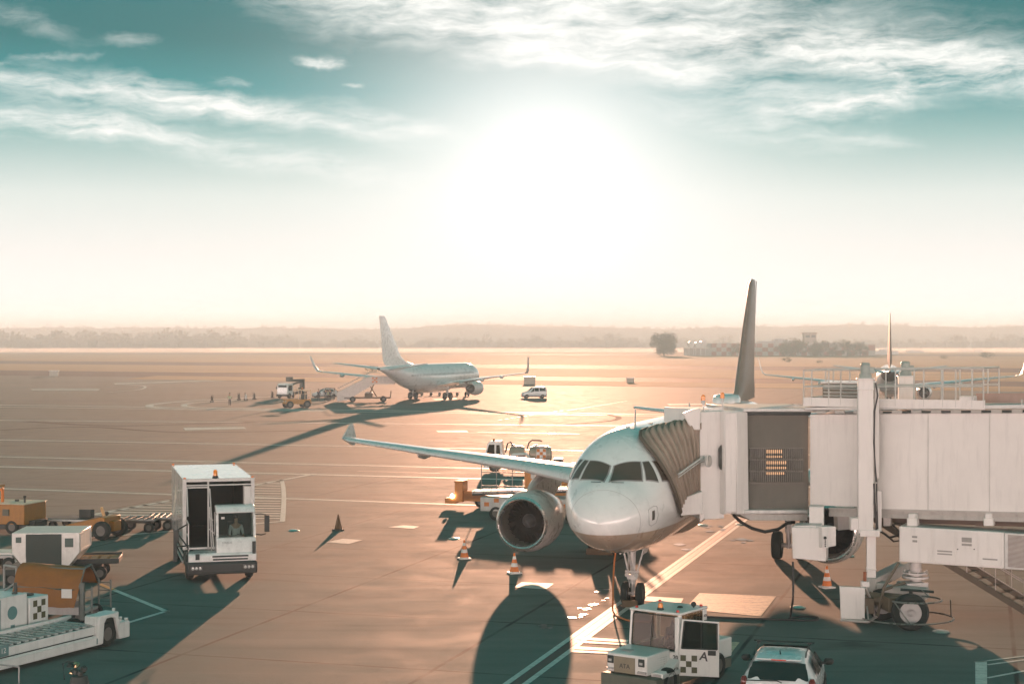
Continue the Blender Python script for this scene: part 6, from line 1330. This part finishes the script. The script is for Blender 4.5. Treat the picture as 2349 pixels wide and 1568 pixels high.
b=MB(); b.bars([((x,y,.3),(x,y,1.2)) for x in (-2.2,-.05,.35) for y in (0,1.5)]+[((x,0,1.2),(x,.4,1.7)) for x in (-2.2,-.05)]+[((-.05,1.5,1.2),(-.05,.9,1.75)),((-.05,.4,1.7),(-.05,.9,1.75)),((-2.2,.4,1.7),(-.05,.4,1.68))],.03); b.bb(-.02,.10,-.05,.07,.15,1.3)
b.bars([((-.05,0,z),(.35,0,z)) for z in (.35,.6,.85,1.1)]+[((-.05,1.5,z),(.35,1.5,z)) for z in (.35,.6,.85,1.1)],.018); b.build('cage_frame',mat('cage_green_grey',(.12,.14,.13),.5),ca)
b=MB(); b.bb(-2.2,.0,0,1.5,.30,.38); b.bb(-2.2,.0,0,.03,.38,.75); b.build('floor',GREY,ca); b=MB(); b.box((-.42,-.12,.98),(.34,.01,.28)); b.build('notice_board',OFFW,ca)
for x in (-1.8,-.1):
    for y in (.1,1.4): wheel(ca,(x,y,.22),.22,.13,axis=(0,1,0))
# white container transporter in the foreground (local +x = its heading, y=0 the side facing us)
g=gp(253,1479); cl_=thing('container_transporter','long white roller-deck transporter with engine cabinet and black wheel bay at lower left','transporter',(g.x,g.y,0),R(64))
WT=mat('transporter_white',(.60,.62,.60),.4,dirt=.3,var=.06,coat=.2)
b=MB(); b.bb(-5.6,-.62,.03,.10,.42,.66); b.bb(-5.6,-.42,-.06,.03,.12,.36); b.bb(-5.6,-.62,-.02,.03,.34,.40); b.bb(-5.6,-.1,1.36,1.44,.5,.80); b.build('side_beam',WT,cl_,bev=.015); b=MB(); b.bb(-5.6,-.1,.10,1.36,.34,.60); b.build('deck_pan',BLACK,cl_)
b=MB()
for k in range(17): b.bb(-.72-k*.29,-.58-k*.29,.12,1.34,.66,.71)
b.build('roller',mat('roller_steel',(.52,.54,.52),.3,metal=.4),cl_)
b=MB(); b.prism([(-.62,.14),(-.60,.88),(-.52,.95),(.12,.95),(.30,.70),(.42,.20),(.28,.20),(.12,.78),(-.02,.84),(-.26,.84),(-.36,.72),(-.42,.14)],-.10,.0); b.bb(-.60,.14,.0,.42,.90,.94); b.bb(-.62,-.56,.0,.42,.2,.92); b.bb(.30,.36,-.08,.42,.2,.62); gd=b.build('wheel_guard',WT,cl_,bev=.02)
b=MB(); b.bb(-.56,.28,.02,.42,.14,.86); b.build('wheel_bay',BLACK,cl_)
b=MB(); b.bb(.36,.80,-.06,.5,.14,.62); b.bb(.12,.5,.1,.6,.62,.92); b.build('hitch_box',WT,cl_,bev=.03); b=MB(); b.cyl((.62,.15,.62),(.62,.15,.74),.05); b.build('fitting',LENS,cl_)
for p_,q_,r_ in (((.72,.02,.62),(.72,.02,.70),.06),((.50,.3,.9),(.5,.3,1.0),.05),((.80,.1,.45),(.92,.1,.46),.05)): b=MB(); b.cyl(p_,q_,r_); b.build('fitting',LENS,cl_)
b=MB(); b.bb(-5.05,-4.75,-.08,.14,.30,.92); b.bb(-5.07,-4.73,-.1,.2,.92,.95); b.build('end_pillar',WT,cl_,bev=.015); b=MB(); b.bb(-4.45,-4.05,.015,.028,.44,.74); b.build('placard',mat('placard_teal',(.10,.20,.20),.5),cl_); b=MB(); b.bb(-.66,-.48,-.066,-.061,.16,.32); b.build('placard',MATS['placard_teal'],cl_)
text_mesh('unit_number','12',.2,WT,cl_,(-4.25,.012,.59),(R(90),0,0),.002)
wheel(cl_,(-.12,.10,.36),.36,.26,axis=(0,1,0)); wheel(cl_,(-5.2,.05,.36),.36,.26,axis=(0,1,0)); wheel(cl_,(-.12,1.3,.36),.36,.26,axis=(0,1,0))
b=MB(); b.bb(-5.6,-1.66,1.60,2.6,.2,1.66); ec=b.build('engine_cabinet',WT,cl_,bev=.03); b=MB(); b.bb(-1.60,-.82,1.58,2.5,.2,1.50); ec2=b.build('control_cabinet',WT,cl_,bev=.03)
b=MB(); b.lathe((-2.25,1.597,1.18),(0,-1,0),[(0,.19),(.004,.19)],24); b.build('round_plate',mat('plate_teal',(.08,.20,.20),.5),ec); b=MB(); b.bb(-2.32,-2.16,1.59,1.598,.62,.84); b.bb(-3.9,-3.45,1.59,1.598,.4,1.0); b.bb(-2.72,-2.70,1.59,1.598,.3,1.6); b.build('latch_plate',MATS['placard_teal'],ec)
b=MB(); chk(b,(-1.45,1.574,.86),(.50,0,0),(0,0,.54)); b.build('checker_plate',CHG,ec2,normals=False,smooth=False); b=MB(); b.cyl((-1.2,2.0,1.50),(-1.2,2.0,1.54),.16); b.cyl((-1.8,1.9,1.66),(-1.8,1.9,1.95),.045); b.cyl((-1.95,1.8,1.66),(-1.95,1.8,1.70),.08); b.build('cap',DARK,ec2)
# scattered gear at the very bottom left
g=gp(182,1575); hs=thing('valve_stand','dark cluster of shiny valves and rings at the bottom frame edge','valve stand',(g.x,g.y,0)); b=MB(); b.tube([(-.38,0,.2),(-.42,0,.62),(-.30,.05,.66),(-.1,.1,.62)],.02); b.cyl((0,0,0),(0,0,.3),.28,.2); b.build('frame',DARK,hs)
GLM=mat('valve_brass',(.45,.33,.2),.22,metal=.9)
rr=random.Random(9)
for k in range(7):
    b=MB(); c=(rr.uniform(-.25,.3),rr.uniform(-.15,.2),.32+rr.uniform(0,.3)); b.lathe(c,(rr.uniform(-1,1),rr.uniform(-1,.2),1),[(0,.05),(.02,.09),(.05,.09),(.09,.04),(.12,.05)],12); b.build('valve',GLM if k%2 else DARK,hs)
g=gp(2,1560); tr=thing('pipe_rack','thin grey pipe rack corner at the bottom left','rack',(g.x,g.y,0)); b=MB(); b.bars([((-.6,0,.5),(.55,-.25,.42)),((.55,-.25,0),(.55,-.25,.42)),((-.6,0,0),(-.6,0,.5))],.022); b.build('pipe',GREY,tr)
# more grey hardware at the left edge between container and cage
g=gp(20,1395); q=thing('parts_trolley','jumble of grey trolley tubes left of the orange-covered cart','trolley',(g.x,g.y,0),R(-20)); b=MB(); b.bars([((-.8,0,.2),(.3,0,.9)),((.3,0,.9),(.35,.8,1.2)),((.3,0,.1),(.3,0,1.4)),((-.8,.8,.1),(-.8,.8,1.3)),((-.8,.8,1.3),(.3,0,1.4)),((-.8,0,.5),(.3,.8,.5))],.035); b.bb(-.8,.3,0,.8,.15,.22); b.bb(-.7,.0,.1,.7,.5,.56); b.build('tube_frame',GREY,q)
for x in (-.7,.2): wheel(q,(x,0,.15),.15,.08,axis=(0,1,0))
g=gp(20,1312); q=thing('tow_dolly','low dark dolly with a pale deck at the left frame edge beside the cargo container','dolly',(g.x,g.y,0),R(-8)); b=MB(); b.bb(-1.6,.15,0,1.4,.55,.66); b.build('deck',GREY,q); b=MB(); b.bb(-1.5,.1,.2,1.2,.66,.74); b.build('pallet',OFFW,q); b=MB(); b.tube([(.15,.1,.5),(.6,-.2,.3)],.04); b.build('drawbar',GREY,q)
for x in (-1.2,.0): wheel(q,(x,.05,.3),.3,.16,axis=(0,1,0)); wheel(q,(x,1.35,.3),.3,.16,axis=(0,1,0))
# ---------------------------------------------------------------- small things on the ground
GL=mat('inset_light_rim',(.8,.76,.70),.35,metal=1.)
pts=[(2158,1447,'round inset light cover right of the bridge wheel'),(1830,1391,'round inset cover between the bridge cables and the cream panel'),(1945,1273,'inset cover just left of the lift column'),(674,1215,'inset cover on the apron right of the box truck'),(1698,1201,'inset cover on the lead-in line'),(1042,1234,'inset cover left of the engine above the first cone'),(1974,1272,'x'),(1612,1203,'inset cover behind the jet belly')]
for px,py,l in pts:
    if l=='x': continue
    t=None; b=MB(); b.lathe((0,0,.002),(0,0,1),[(0,.26),(.02,.24),(.03,.18),(.05,.12),(.055,.01)],20); o=b.build('inset_light',GL); o.location=gp(px,py); tag(o,l,'inset light','inset covers in the apron')
WET=bpy.data.materials.new('water_film'); WET.use_nodes=True; _b=WET.node_tree.nodes['Principled BSDF']; _b.inputs['Base Color'].default_value=(.05,.05,.05,1); _b.inputs['Roughness'].default_value=.28
rr=random.Random(12); P=[]
for (cx,cy,n,s) in ((1350,1392,5,.10),(1322,1410,4,.09),(1410,1378,3,.1),(1385,1355,3,.1),(1640,1210,8,.18),(1560,1250,3,.2),(1700,1235,4,.2),(1262,1440,3,.1),(1268,998,1,.5)):
    for _ in range(n):
        c=gp(cx+rr.uniform(-26,26),cy+rr.uniform(-9,9)); w=s*rr.uniform(.5,1.6); m=7
        P.append([(c.x+w*rr.uniform(.7,1.3)*math.cos(2*math.pi*i/m),c.y+w*1.3*rr.uniform(.7,1.3)*math.sin(2*math.pi*i/m)) for i in range(m)])
marking('puddle',P,WET,.012)
bpy.context.view_layer.update()
